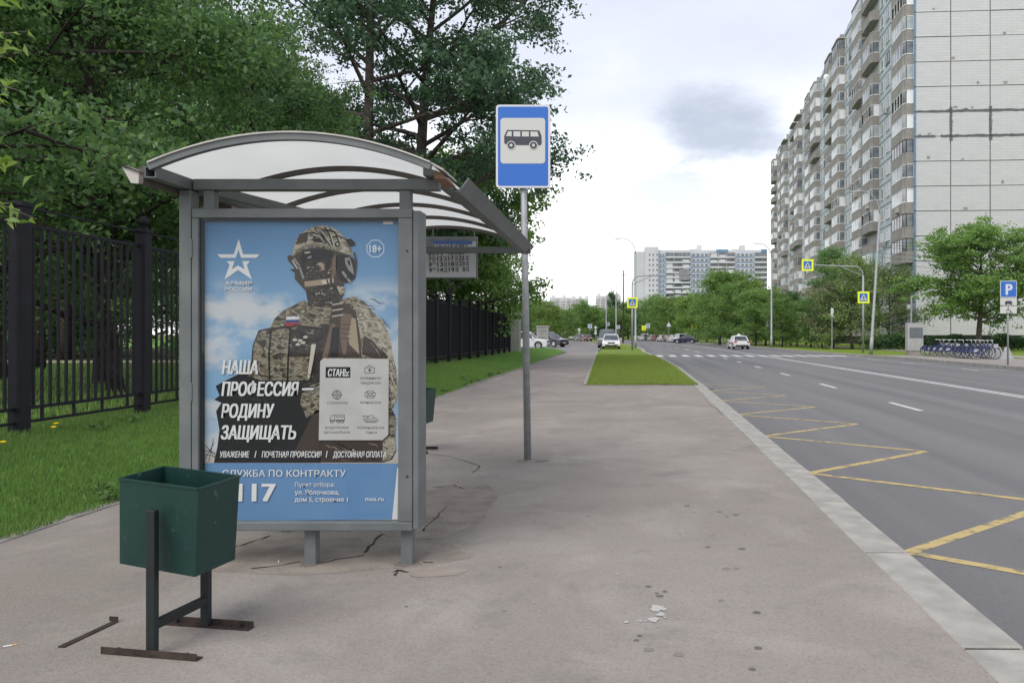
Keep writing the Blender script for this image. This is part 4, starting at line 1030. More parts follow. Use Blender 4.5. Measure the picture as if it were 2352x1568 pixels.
for z in (z0_+.15, z1_-.25): MB().box(-.11,.02,-.0445,-.03,z,z+.03).build('bracket', M['galv'], bs)

# ------------------------------------------------------------------ litter bins
def make_bin(label, loc, rz):
    t = thing('litter_bin', label, 'litter bin', loc, rz, 'green litter bins at the bus stop')
    for y in (-.17, .17):
        f = MB(); f.box(-.235,.235,y-.02,y+.02,0,.006); f.box(-.235,.235,y-.02+(.0 if y < 0 else .036),y-.016+(.0 if y < 0 else .036),.0065,.032); fo = f.build('foot', M['rust'], t)
        for x in (-.17,.17): MB().tube([(x,y+.004,.0),(x,y+.004,.022)], .010, 6).build('bolt', M['rust'], fo)
    MB().box(-.021,.021,-.180,-.150,.0065,.635).build('leg', M['bin_dark'], t, bevel=.004); MB().box(-.021,.021,.150,.180,.0065,.60).build('leg', M['bin_dark'], t, bevel=.004)
    MB().beam((0,-.149,.13),(0,.149,.13), .035,.035).build('cross_bar', M['bin_dark'], t)
    # sheet metal box, open at the top, slightly wider above
    m = MB(); W0,W1,D0,D1,H0,H1 = .220,.226,.110,.114,.355,.752; th = .004
    o_ = [(-W0-.028,-D0,H0),(W0-.028,-D0,H0),(W0-.028,D0,H0),(-W0-.028,D0,H0),(-W1,-D1,H1),(W1,-D1,H1),(W1,D1,H1),(-W1,D1,H1)]
    i_ = [(x-(th if x > 0 else -th), y-(th if y > 0 else -th), z+(th if z < .5 else 0)) for x, y, z in o_]
    m.add(o_+i_, [(3,2,1,0),(0,1,5,4),(1,2,6,5),(2,3,7,6),(3,0,4,7),(8,9,10,11),(12,13,9,8),(13,14,10,9),(14,15,11,10),(15,12,8,11),(4,5,13,12),(5,6,14,13),(6,7,15,14),(7,4,12,15)])
    bo = m.build('box', M['bin'], t); bo.rotation_euler = (R(4), R(2.5), R(-8)); bo.location = (-.012,.040,.0)
    lo = MB()
    for p, q in ((4,5),(5,6),(6,7),(7,4)): lo.beam(o_[p], o_[q], .010, .008)
    lo.build('rim', M['bin'], bo)
    return t
b1_ = make_bin('dark green square metal litter bin standing in front of the poster', (-2.045, 3.49, 0), R(-9.5))
b2_ = make_bin('dark green metal litter bin half hidden behind the poster case', (-2.56, 9.15, 0), R(-4))

# rusty strip lying on the asphalt, cigarette ends
rs = thing('rusty_steel_strip', 'rusty bent flat steel strip lying on the asphalt beside the green bin', 'steel strip', (0,0,0))
p0, p1 = gp(140,1487), gp(265,1428)
dd = Vector((p1[0]-p0[0], p1[1]-p0[1], 0)); LL = dd.length; ang = math.atan2(dd.y, dd.x)
rs.location = (p0[0], p0[1], .002); rs.rotation_euler = (0,0,ang)
MB().box(0, LL, -.016, .016, 0, .004).build('strip', M['rust'], rs); MB().box(LL-.004, LL, -.016, .03, .0045, .026).build('hooked_end', M['rust'], rs)
for i, (px, py, a) in enumerate(((20,1484,30),(560,1520,110))):
    x, y = gp(px, py) if i == 0 else gp(640, 1290); c = thing('cigarette_end', ['white cigarette end on the asphalt left of the rusty strip','cigarette end near the shelter foot'][i], 'cigarette end', (x,y,.004), R(a), 'cigarette ends')
    MB().tube([(-.02,0,.0),(.012,0,.0)], .0038, 8).build('paper', M['p_white'], c); MB().tube([(.0125,0,.0),(.03,0,.0)], .0038, 8).build('filter', flat('cigarette_filter_%d' % i, (.5,.3,.14)), c)

# ------------------------------------------------------------------ park fence
fe = thing('park_fence', 'tall black steel picket fence with ball-topped posts along the park', 'fence', (0,0,0))
FZ = .345
post_m = MB(); post_m.box(-.07,.07,-.07,.07,-.3,2.42); post_m.box(-.085,.085,-.085,.085,2.42,2.47); post_cap = post_m.mesh('post', M['fence'])
ball = MB().lathe([(.0,0),(.035,.0),(.035,.035)]+[(.072*math.sin(R(a)),.105-.072*math.cos(R(a))) for a in range(30,181,15)], n=14); ball_m = ball.mesh('ball_finial', M['fence'], True)
pk = MB().box(-.0125,.0125,-.0125,.0125,.26,2.235).mesh('picket', M['fence']); pk2 = MB().box(-.0125,.0125,-.0125,.0125,.11,2.235).mesh('picket', M['fence'])
ys = [8.15-2.1*2+2.1*i for i in range(21)]
for i, y in enumerate(ys):
    o = link('post', post_cap, fe); o.location = (FX(y), y, FZ); o.rotation_euler = (0, R(.35), 0)
    if not (i in (2, 9, 13)): q = link('ball_finial', ball_m, o); q.location = (0,0,2.471)
    if i == len(ys)-1: break
    y2 = ys[i+1]
    bayo = MB().beam((FX(y),y+.07,FZ+2.24),(FX(y2),y2-.07,FZ+2.24), .028, .036).build('fence_panel', M['fence'], fe); pn = bayo
    for z, r_ in ((2.43,.011),(.26,.018),(.11,.015)): MB().beam((FX(y),y+.07,FZ+z),(FX(y2),y2-.07,FZ+z), .028, r_*2).build('rail', M['fence'], pn)
    if i < 12:
        for k in range(1, 16):
            t = k/16; yy = y+.07+(y2-y-.14)*t; o = link('picket', pk2 if k % 4 == 2 else pk, pn); o.location = (FX(yy), yy, FZ)
    else:
        mm = MB()
        for k in range(1, 16):
            t = k/16; yy = y+.07+(y2-y-.14)*t; mm.box(FX(yy)-.0125,FX(yy)+.0125,yy-.0125,yy+.0125,FZ+(.11 if k % 4 == 2 else .26),FZ+2.235)
        stuff(mm.build('picket_row', M['fence'], pn))
M['pillar'] = pm('grey_plastered_pillar', (.30,.30,.275), (.25,.25,.235), 1.5, .9, bump=.2, bscale=30)
def pillar(label, x, y, w, d, h, z0=-.05, extra=None):
    t = thing('gate_pillar', label, 'gate pillar', (x, y, 0), 0, 'plastered gate pillars')
    MB().box(-w/2,w/2,-d/2,d/2,z0,h).build('shaft', M['pillar'], t, bevel=.01); MB().box(-w/2-.06,w/2+.06,-d/2-.06,d/2+.06,h+.001,h+.14).build('cap', M['kerb'], t, bevel=.01)
    return t
pillar('plain grey plastered pillar where the black fence ends', -7.15, 48.6, .68, .6, 2.62, -.05)
pm2 = pillar('grey plastered pillar with black scrawled writing behind the white SUV', -8.55, 77.5, 1.2, .8, 2.15)
rr = random.Random(9); sc_ = MB()
for row, (z, n) in enumerate(((1.75, 9), (1.45, 3), (1.1, 8))):
    for k in range(n):
        x = -.45+k*.1+(.25 if n == 3 else 0); pts = [(x+rr.uniform(0,.08), -.404, z+rr.uniform(-.07,.07)) for _ in range(4)]
        sc_.tube(pts, .012, 4)
sc_.build('scrawled_writing', M['black'], pm2)
pillar('far grey pillar with dark post beside a pedestrian', -14.0, 165, 1.5, .9, 2.3)
# ------------------------------------------------------------------ trees and plants
M['leaf_dark'] = mat_leaf('dark_maple_leaves', [(.085,.175,.07),(.12,.24,.08),(.16,.30,.09),(.22,.36,.10)], .5, .42)
M['leaf_blue'] = mat_leaf('bluish_poplar_leaves', [(.062,.125,.075),(.09,.18,.095),(.135,.24,.105)], .48, .42)
M['leaf_mid'] = mat_leaf('green_street_leaves', [(.11,.205,.05),(.16,.28,.07),(.22,.34,.085)], .48, .5)
M['leaf_light'] = mat_leaf('light_green_leaves', [(.12,.21,.04),(.17,.28,.055),(.22,.33,.07)], .42, .5)
M['leaf_olive'] = mat_leaf('olive_willow_leaves', [(.12,.20,.06),(.17,.25,.075),(.22,.27,.10)], .4, .6)
M['leaf_brown'] = mat_leaf('brownish_leaves', [(.15,.19,.085),(.21,.23,.11)], .3, .6)
M['leaf_hedge'] = mat_leaf('hedge_leaves', [(.065,.14,.05),(.10,.20,.07)], .4, .5)
def leaf_mesh(name, C, size, rng, mat, up=.55, aspect=.62, lpc=None):
    """one rhombic leaf at every point of C"""
    n = len(C)
    nrm = rng.normal(size=(n,3)); nrm /= np.linalg.norm(nrm, axis=1)[:,None]; nrm = nrm*(1-up)+np.array([0,0,1])*up
    nrm /= np.linalg.norm(nrm, axis=1)[:,None]
    d = rng.normal(size=(n,3)); d -= (d*nrm).sum(1)[:,None]*nrm; d /= np.linalg.norm(d, axis=1)[:,None]+1e-9
    e = np.cross(nrm, d); L = size*rng.uniform(.65,1.3,size=(n,1)); fold = nrm*L*.13
    V = np.empty((n,4,3)); V[:,0] = C-d*L*.5; V[:,1] = C+e*L*aspect*.5+fold; V[:,2] = C+d*L*.5-nrm*L*.1; V[:,3] = C-e*L*aspect*.5+fold
    me = bpy.data.meshes.new(name); me.vertices.add(n*4); me.vertices.foreach_set('co', V.reshape(-1))
    me.loops.add(n*4); me.loops.foreach_set('vertex_index', np.arange(n*4, dtype=np.int32))
    me.polygons.add(n); me.polygons.foreach_set('loop_start', np.arange(0,n*4,4,dtype=np.int32)); me.polygons.foreach_set('loop_total', np.full(n,4,dtype=np.int32))
    me.materials.append(mat); me.update(calc_edges=True); return me
def grow(seed, H, base, Rr, nprim, nleaf, lsize, tr, mat, bark, lean=(0,0), spread=.55, csd=.42, flat_=.5, droop=.0, sparse=0.0, fork=None, upf=.3, lowr=.55, prof_fn=None):
    rng = np.random.default_rng(seed); rd = random.Random(seed); wood = MB(); tips = []
    def trunk_pt(t):
        return Vector((lean[0]*t*t+.18*math.sin(t*5+seed), lean[1]*t*t+.18*math.cos(t*4+seed*2), t*H*.93))
    rad = lambda t: tr*(1-t)**.75*(1 if t > .04 else 1.25)+.015
    pts = [trunk_pt(k/14) for k in range(15)]; wood.tube(pts, [rad(k/14) for k in range(15)], 9)
    for i in range(nprim):
        f = (i+.5)/nprim; t = base/H+(.95-base/H)*f**.9
        p = trunk_pt(t); az = i*2.39996+rd.uniform(-.5,.5)
        prof = math.sqrt(max(0.06, 1-((f-.38)/.66)**2)); 
        if f < .25: prof *= lowr+(1-lowr)*f/.25
        L = Rr*prof*rd.uniform(.8,1.15); el = R(8+50*f+rd.uniform(-10,12))
        if prof_fn:
            L = 3.0
            for _ in range(5): L = prof_fn(p.z+L*math.sin(el)*.85)*rd.uniform(.9,1.05)/max(.5, math.cos(el))
        d = Vector((math.cos(az)*math.cos(el), math.sin(az)*math.cos(el), math.sin(el))); P = [p]; q = p.copy()
        for k in range(5):
            d = (d+Vector((rd.uniform(-.16,.16), rd.uniform(-.16,.16), rd.uniform(-.1,.12)-droop*k*.1))).normalized(); q = q+d*L/5; P.append(q.copy())
        r0 = rad(t)*.5+.012; wood.tube(P, [r0*(1-k/5.5) for k in range(6)], 6, caps=False)
        ns = max(3, int(L*1.5))
        for j in range(ns):
            u = .3+.7*(j+rd.random())/ns; k = min(4, int(u*5)); pp = P[k].lerp(P[k+1], u*5-k); w = Vector((rd.uniform(-1,1), rd.uniform(-1,1), rd.uniform(-.35,.6)-droop)).normalized()
            dd = (d*.45+w*.75).normalized(); l2 = L*rd.uniform(.16,.36)*(1.2-u*.5)+.25; e1 = pp+dd*l2*.55; e2 = e1+(dd+Vector((0,0,rd.uniform(-.3,.15)-droop))).normalized()*l2*.5
            wood.tube([pp, e1, e2], [r0*.32+.004, r0*.2+.003, .004], 4, caps=False)
            if rd.random() > sparse: tips.append((e1, .8)); tips.append((e2, 1.0))
            elif rd.random() < .4: tips.append((e2, .55))
        tips.append((P[-1], 1.1)); tips.append((P[-2], .7))
    tips.append((trunk_pt(1), 1)); wgt = np.array([w for _, w in tips]); T = np.array([tuple(p) for p, _ in tips])
    sub = rng.integers(2, 5)
    # each tip carries a few leafy sprays, so the crown falls into clumps
    SP = np.repeat(T, 4, axis=0)+rng.normal(size=(len(T)*4,3))*np.array([csd*1.15,csd*1.15,csd*.7]); SW = np.repeat(wgt,4)*rng.uniform(.3,1.6,size=len(T)*4)
    idx = rng.choice(len(SP), size=nleaf, p=SW/SW.sum())
    C = SP[idx]+rng.normal(size=(nleaf,3))*np.array([csd*.55,csd*.55,csd*.55*flat_])
    return wood.mesh('trunk', bark, True), leaf_mesh('crown', C, lsize, rng, mat, upf)
def plant_tree(name, label, meshes, loc, rz=0.0, group=None, scale=1.0, cat='tree'):
    t = thing(name, label, cat, loc, rz, group); t.scale = scale if isinstance(scale, tuple) else (scale,)*3
    link('trunk', meshes[0], t); link('crown', meshes[1], t); return t
WOOD_A = grow(1, 18, 2.6, 6.2, 30, 85000, .135, .26, M['leaf_dark'], M['bark'], (.6,.3), droop=.12, lowr=.9, upf=.2)
WOOD_B = grow(2, 17, 2.2, 5.6, 28, 72000, .14, .22, M['leaf_dark'], M['bark'], (-.5,.4), droop=.15, lowr=1.0, upf=.2)
def poplar_profile(z):
    P = [(2.5,.8),(3.6,1.6),(4.4,2.9),(5.1,5.6),(6.2,6.2),(8,6.5),(9.8,6.8),(10.8,5.4),(11.6,4.8),(13.2,5.2),(14.4,8.2),(16,7.8),(18.5,4.5),(21,1.6)]
    for (a, ra), (b, rb_) in zip(P, P[1:]):
        if z <= b: return ra+(rb_-ra)*max(0,(z-a)/(b-a))
    return 1.2
TALL_A = grow(3, 21, 3.6, 7.2, 42, 88000, .175, .30, M['leaf_blue'], M['bark_grey'], (.9,-.4), csd=.42, sparse=.15, prof_fn=poplar_profile, upf=.2)
TALL_B = grow(4, 21, 4.6, 5.6, 22, 30000, .18, .25, M['leaf_blue'], M['bark_grey'], (-.2,.2), csd=.40, sparse=.38, upf=.2)
NEARB = grow(5, 11, 1.5, 4.7, 26, 60000, .11, .16, M['leaf_dark'], M['bark'], (.3,.2), csd=.34, droop=.25, lowr=1.1, upf=.2)
STREET = grow(6, 10, 2.4, 4.9, 24, 42000, .21, .22, M['leaf_mid'], M['bark_grey'], (.1,.1), csd=.45, droop=.08, lowr=1.0)
STREET2 = grow(7, 9, 1.2, 3.8, 22, 15000, .22, .16, M['leaf_mid'], M['bark'], csd=.5, lowr=1.0)
LIGHT = grow(8, 9, 1.0, 3.8, 20, 13000, .24, .15, M['leaf_light'], M['bark'], csd=.5, lowr=1.1)
OLIVE = grow(9, 8.5, 1.0, 3.6, 22, 13000, .20, .14, M['leaf_olive'], M['bark_grey'], csd=.5, droop=.35, sparse=.2, lowr=1.0)
DARKT = grow(10, 11, 1.5, 3.4, 22, 14000, .22, .16, M['leaf_dark'], M['bark'], csd=.45, sparse=.15, lowr=1.0)
BUSH = grow(11, 3.6, .2, 2.3, 18, 9000, .16, .07, M['leaf_dark'], M['bark'], csd=.38, lowr=1.2)
FAR1 = grow(12, 12, 1.0, 5.2, 16, 7000, .42, .2, M['leaf_mid'], M['bark'], csd=.75, lowr=1.2)
FAR2 = grow(13, 12, 1.0, 5.0, 16, 7000, .42, .2, M['leaf_hedge'], M['bark'], csd=.75, lowr=1.2)
GZ = .33
# the park trees behind the fence
plant_tree('maple_tree', 'big dark maple whose trunk rises behind the near end of the fence', WOOD_A, (-11.1, 16, GZ), .4, None, (.6,.6,.95))
plant_tree('lime_tree', 'leafy tree with branches hanging over the fence by the ball-less post', NEARB, (-10.4, 11.0, GZ), 1.0)
plant_tree('lime_tree', 'leafy low tree just behind the fence, left of the poster frame', NEARB, (-9.3, 13.6, GZ), 3.6, scale=.72)
plant_tree('maple_tree', 'dark maple directly behind the bus shelter roof', WOOD_B, (-10.4, 21.5, GZ), 2.2, scale=.56)
plant_tree('poplar_tree', 'tall sparse poplar with bare upright trunk against the white sky', TALL_B, (-9.5, 28, GZ), .6)
plant_tree('poplar_tree', 'tall broad poplar leaning towards the street behind the bus stop sign', TALL_A, (-8.5, 31.5, GZ), 0.0)
WG = 'park trees in the wood behind the fence'
for i, (x, y, s, k, rz) in enumerate([(-17.6,22.5,.74,0,1.1),(-14.2,17.2,.62,1,2.6),(-13.6,29,.66,1,.2),(-23,31,.95,0,2.0),(-14,38,.62,1,4.0),(-30,38,1.05,1,.9),(-21,44,.86,0,3.1),(-36,46,1.1,0,1.7),(-12,47,.55,1,2.7)]):
    plant_tree('park_tree', 'dark green park tree deeper in the wood behind the fence', (WOOD_A, WOOD_B)[k], (x, y, GZ), rz, WG, s)
for i, (x, y, s) in enumerate([(-9.2,38.5,.75),(-9.8,52,.72),(-9.6,44,.6)]):
    plant_tree('park_tree', ['round tree over the fence behind the timetable board','small tree above the far end of the fence','low leafy tree over the middle of the far fence'][i], (STREET, STREET2, STREET2)[i], (x, y, GZ), i*1.3, None, s*1.25)
UG = 'dark undergrowth bushes in the wood'
rd = random.Random(21)
for i in range(12):
    y = rd.uniform(32, 46); x = -rd.uniform(.28*y+4, .86*y+3)
    if x > -9.5: x = -9.5-rd.random()*2
    plant_tree('undergrowth_bush', 'dark bush in the undergrowth behind the fence', BUSH, (x, y, GZ-.05), rd.uniform(0,6), UG, rd.uniform(.7,1.15), 'bush')
# fresh bright ash sprays hanging in from a young tree beside the lawn
ash = thing('young_ash_tree', 'young ash on the lawn with bright yellow-green pointed leaves', 'tree', (-5.30, 4.5, .26))
w = MB(); w.tube([(0,0,-.1),(.03,.02,1.4),(.1,0,2.6),(.16,.05,4.4)], [.05,.045,.035,.012], 8); CL = []
rng = np.random.default_rng(4)
for (bx, by, bz, ex, ey, ez) in [(.05,0,2.3,1.72,.05,2.95),(.08,0,2.6,1.78,-.1,2.55),(.1,0,2.2,1.62,.15,2.15),(.12,0,3.0,1.75,.1,3.2),(.12,0,3.3,-1,.4,3.9),(.1,0,2.8,-.6,-.9,3.2),(.1,.1,3.5,.5,1.0,4.3),(.05,0,2.1,1.66,.2,1.85)]:
    a = Vector((bx,by,bz)); b = Vector((ex,ey,ez)); c = a.lerp(b,.5)+Vector((0,0,.22)); w.tube([a,c,b], [.016,.01,.004], 5)
    for k in range(10):
        t = .35+.065*k; p = (a.lerp(c, t*2) if t < .5 else c.lerp(b, t*2-1)); 
        for q in range(7): CL.append(p+Vector((rd.uniform(-.07,.07), rd.uniform(-.12,.12), rd.uniform(-.12,.05))))
w.build('trunk', M['bark_grey'], ash)
lm = leaf_mesh('leaf_sprays', np.array([tuple(p) for p in CL]), .11, rng, mat_leaf('bright_ash_leaves', [(.16,.27,.03),(.23,.36,.05),(.30,.42,.07)], .5, .45), .45, .3); link('leaf_sprays', lm, ash)
# street trees on the right
plant_tree('street_tree', 'spreading green tree in front of the blank tiled end wall', STREET, (30.6, 66, -.03), .5, None, (1.16,1.16,.99))
plant_tree('street_tree', 'olive green willow in front of the balconies beside the leaning lamp post', OLIVE, at(1950,0,76)[:2]+(-.03,) if False else (22.2, 75, -.03), .3)
plant_tree('street_tree', 'olive willow at the corner of the blank end wall', OLIVE, (27.2, 79, -.03), 2.0, None, .95)
plant_tree('street_tree', 'tall dark tree rising in front of the grey balconies behind the willow', DARKT, (25.0, 92, -.03), 1.0, None, 1.05)
bt = grow(14, 6, .8, 2.5, 14, 5000, .22, .1, M['leaf_brown'], M['bark_grey'], csd=.5, sparse=.3, lowr=1.0)
plant_tree('street_tree', 'brownish half-bare small tree left of the willow', bt, (20.6, 77, -.03), 1.3)
RG = 'bushy trees along the far verge'
for px, Y, s, k, rz in [(1795,86,.58,0,0),(1830,90,.55,0,1),(1862,84,.5,1,2),(1890,82,.55,0,3),(1815,97,.62,1,4),(1905,92,.6,1,5),(1850,100,.62,0,.5),(1915,80,.42,0,1.6)]:
    plant_tree('verge_tree', 'dark bushy tree on the verge below the balconies', (STREET2, DARKT)[k], ((px-CX)/F*Y, Y, -.05), rz, RG, s)
RH = 'leafy trees beside the parked cars'
for px, Y, s, k, rz in [(1690,100,.86,0,0),(1735,94,.72,0,1.2),(1655,112,1.12,0,2.3),(1710,112,1.05,1,.8),(1620,125,.9,1,3),(1640,135,1.15,0,4),(1590,140,.9,0,5),(1560,150,.95,1,1.9),(1535,165,1.0,0,.3),(1512,175,1.0,1,2.5),(1490,190,1.05,0,4.5),(1470,205,1.1,0,3.3),(1760,100,.75,0,2.2),(1775,108,.8,1,.4)]:
    plant_tree('roadside_tree', 'leafy green tree on the far verge behind the parked cars', (STREET2, LIGHT)[k], ((px+(34 if Y > 122 else 0)-CX)/F*Y, Y, -.05), rz, RH, s)
LG = 'trees beyond the parking yard'
for px, Y, s, k, rz in [(1205,95,.85,0,0),(1225,105,.95,1,1),(1258,112,1.0,1,2),(1180,110,.9,0,3),(1275,128,.9,1,4),(1160,120,.9,0,5),(1240,135,1.15,0,.7),(1290,150,1.0,0,1.7),(1305,170,1.05,0,2.7),(1200,130,1.1,0,3.7),(1140,100,.7,0,4.7),(1120,85,.7,1,5.7)]:
    plant_tree('yard_tree', 'leafy green tree standing beyond the parking yard', (STREET2, LIGHT)[k], ((px-CX)/F*Y, Y, -.05), rz, LG, s*.64)
FG = 'distant street-end trees'
rd = random.Random(33)
for i in range(64):
    px = 1120+i*8.6+rd.uniform(-4,4); Y = rd.uniform(215, 330)
    plant_tree('distant_tree', 'distant green tree in the belt closing the street', (FAR1, FAR2)[rd.random() < .5], ((px-CX)/F*Y, Y, -.2), rd.uniform(0,6), FG, rd.uniform(.62,.86)*(1.0 if px < 1440 else 1.2))
plant_tree('larch_tree', 'slender feathery tree beside the far street lamps', FAR2, ((1408-CX)/F*240, 240, -.2), .4, None, (.45,.45,1.2))
# clipped hedge below the blank wall
hd = thing('hedge', 'low dark clipped hedge along the foot of the end wall', 'hedge', (0,0,0)); rng = np.random.default_rng(8)
n = 26000; hx = rng.uniform(22.5, 52, n); hy = 71.5+rng.uniform(-.9,.9,n)-.03*(hx-22); hz = rng.uniform(0,1,n)**.6*(1.15+.22*np.sin(hx*1.3)+.15*np.sin(hx*3.1))
link('foliage', leaf_mesh('foliage', np.stack([hx,hy,hz],1), .19, rng, M['leaf_hedge'], .4), hd)
hw = MB()
for k in range(30): hw.tube([(22.8+k,71.4-.03*k,-.1),(22.9+k,71.5-.03*k,.8)], .03, 4)
hw.build('stems', M['bark'], hd)
# grass blades
def blades(name, n, xf, yf, zf, h, w, mat, seed, label):
    rng = np.random.default_rng(seed); y = yf(rng, n); x = xf(rng, n, y); z = np.array([zf(a, b) for a, b in zip(x, y)])
    hh = h*rng.uniform(.5,1.4,n); az = rng.uniform(0,6.283,n); le = rng.normal(0,.35,n)*hh; la = rng.uniform(0,6.283,n)
    V = np.empty((n,3,3)); ww = w*rng.uniform(.7,1.3,n)/2
    V[:,0] = np.stack([x-np.cos(az)*ww, y-np.sin(az)*ww, z-.01],1); V[:,1] = np.stack([x+np.cos(az)*ww, y+np.sin(az)*ww, z-.01],1); V[:,2] = np.stack([x+np.cos(la)*le, y+np.sin(la)*le, z+hh],1)
    me = bpy.data.meshes.new(name); me.vertices.add(n*3); me.vertices.foreach_set('co', V.reshape(-1)); me.loops.add(n*3); me.loops.foreach_set('vertex_index', np.arange(n*3,dtype=np.int32))
    me.polygons.add(n); me.polygons.foreach_set('loop_start', np.arange(0,n*3,3,dtype=np.int32)); me.polygons.foreach_set('loop_total', np.full(n,3,dtype=np.int32)); me.materials.append(mat); me.update(calc_edges=True)
    o = stuff(link(name, me)); o['label'] = label; o['category'] = 'grass'; return o
M['blade'] = mat_leaf('grass_blades', [(.085,.18,.035),(.14,.27,.05),(.19,.33,.065),(.25,.31,.10)], .35, .6); M['blade2'] = mat_leaf('median_grass_blades', [(.14,.21,.03),(.20,.27,.045),(.25,.30,.065)], .35, .6)
blades('lawn_blades', 170000, lambda r, n, y: -4.225+np.sin(y*7.3)*.018+np.sin(y*17)*.012-.012*np.maximum(0,y-18)-r.uniform(0,2.95,n), lambda r, n: 4.2+26*r.uniform(0,1,n)**1.7, lawnz, .046, .0095, M['blade'], 1, 'short green lawn grass between pavement and fence')
blades('woodland_grass', 60000, lambda r, n, y: -7.2-r.uniform(0,1,n)**1.4*14, lambda r, n: 6+22*r.uniform(0,1,n), lambda x, y: .35, .10, .016, M['blade'], 2, 'shaded rough grass on the woodland floor')
blades('median_blades', 70000, lambda r, n, y: PR(y)+.06+np.sin(y*9)*.03+r.uniform(0,1,n)*(np.interp(y,[20,32,40,47.5,56],[1.83,1.98,1.92,1.76,1.42])+.04-PR(y)), lambda r, n: 20.9+30*r.uniform(0,1,n)**1.4, mz, .05, .014, M['blade2'], 3, 'short yellow-green grass of the median strip')
M['weed'] = mat_leaf('weed_leaves', [(.08,.16,.04),(.13,.22,.06)], .35, .5)
rngw = np.random.default_rng(77)
WG2 = 'broad-leaved weeds along the lawn edge'
for i in range(34):
    y_ = 4.6+rngw.uniform(0,1)**1.5*22; x_ = -4.3-.012*max(0,y_-18)-(rngw.uniform(0,.25) if i % 2 else rngw.uniform(0,1.9)); z_ = lawnz(x_, y_)
    q = thing('weed_clump', 'small broad-leaved weed clump in the lawn grass', 'weed', (x_, y_, z_), 0, WG2); C_ = rngw.normal(size=(26,3))*np.array([.055,.055,.02])+np.array([0,0,.05]); link('leaves', leaf_mesh('leaves', C_, .075, rngw, M['weed'], .5, .42), q)
M['dandelion'] = flat('dandelion_yellow', (.75,.50,.01), .7, .1)
for i, (px, py) in enumerate(((128,1028),(122,1046),(6,1086))):
    Yd = 8.0-.3*i; 
    for _ in range(6):
        x_ = (px-CX)/F*Yd; Yd = F*(CH-lawnz(x_, Yd)-.1)/(py-CY)
    x_ = (px-CX)/F*Yd; zl = lawnz(x_, Yd); d = thing('dandelion', 'yellow dandelion flower in the lawn before the fence', 'flower', (x_, Yd, zl), 0, 'dandelions in the lawn')
    MB().tube([(0,0,-.01),(.005,0,.10)], .003, 5).build('stem', M['leaf_light'], d); MB().lathe([(.0,.112),(.016,.115),(.026,.106),(.018,.098),(0,.095)], (.005,0,0), 10).build('flower_head', M['dandelion'], d)
# ------------------------------------------------------------------ street lamps, masts and signs
def lamp(label, x, y, H, arm, side, lean=0.0, rz=0.0):
    t = thing('street_lamp', label, 'street lamp', (x, y, 0), rz)
    MB().tube([(0,0,-.1),(lean*.1,0,1.2),(lean*.1,0,1.21),(lean*.85,0,H*.86)], [.14,.13,.10,.075], 10).build('pole', M['galv'], t, smooth=True)
    p = []
    for k in range(9):
        a = R(90*k/8); p.append((lean*.85+side*arm*(1-math.cos(a))*.9, 0, H*.86+(H*.14)*math.sin(a)))
    MB().tube(p, .05, 8).build('arm', M['galv'], t, smooth=True)
    e = p[-1]; h = MB(); h.add([(e[0]-side*.05,-.06,e[2]-.05),(e[0]+side*.75,-.15,e[2]-.12),(e[0]+side*.85,-.1,e[2]-.05),(e[0]-side*.05,-.06,e[2]+.06),(e[0]-side*.05,.06,e[2]-.05),(e[0]+side*.75,.15,e[2]-.12),(e[0]+side*.85,.1,e[2]-.05),(e[0]-side*.05,.06,e[2]+.06)],
        [(0,1,2,3),(7,6,5,4),(0,4,5,1),(1,5,6,2),(2,6,7,3),(3,7,4,0)]); h.build('lamp_head', M['sign_back'], t, bevel=.03)
    return t
lamp('curved street lamp standing behind the near zebra crossing mast on the median', .9, 80, 11.5, 1.5, -1)
lamp('taller of the two distant curved street lamps on the left verge', -1.75, 123, 11.5, 1.6, -1)
lamp('shorter and farther of the two curved street lamps on the left verge', -4.1, 151, 11.5, 1.6, -1)
lamp('curved street lamp with flat double head beside the blue parking sign on far verge', 15.75, 83, 11.3, 1.5, -1)
lamp('leaning street lamp with wires in front of the balconies', 17.35, 54.2, 11.6, 1.5, -1, lean=.75)
def ped_symbol(m_par, w, z, y):
    # white triangle with a walking figure on a blue square with a fluorescent border
    pl = lambda nm, P, d, mt: MB().prism(P, y-d, y-d+.004, lambda u, v, dd: (u, dd, z+v)).build(nm, mt, m_par)
    pl('yellow_border', rrect(-w/2, w/2, -w/2, w/2, .03, 3), .012, M['sign_yellow']); k = w*.34
    pl('blue_field', [(-k,-k),(k,-k),(k,k),(-k,k)], .018, M['sign_blue'])
    tri = [(0,k*.86),(k*.88,-k*.76),(-k*.88,-k*.76)]; pl('white_triangle', tri, .024, M['sign_white'])
    f = MB(); s_ = k
    def lim(a, b, w_): 
        a = Vector(a)*s_; b = Vector(b)*s_; d = (b-a).normalized(); q = Vector((-d.y,d.x))*w_*s_/2; f.add([(p.x,y-.029,z+p.y) for p in (a-q,b-q,b+q,a+q)], [(0,1,2,3)])
    lim((0,.22),(0,-.2),.2); lim((0,-.15),(.28,-.66),.13); lim((0,-.15),(-.26,-.66),.13); lim((0,.15),(.26,-.12),.1); lim((0,.15),(-.24,-.1),.1)
    f.add([(.09*s_*math.cos(R(30*i)), y-.029, z+s_*(.38+.09*math.sin(R(30*i)))) for i in range(12)], [tuple(range(12))]); f.build('walking_figure', M['sign_black'], m_par)
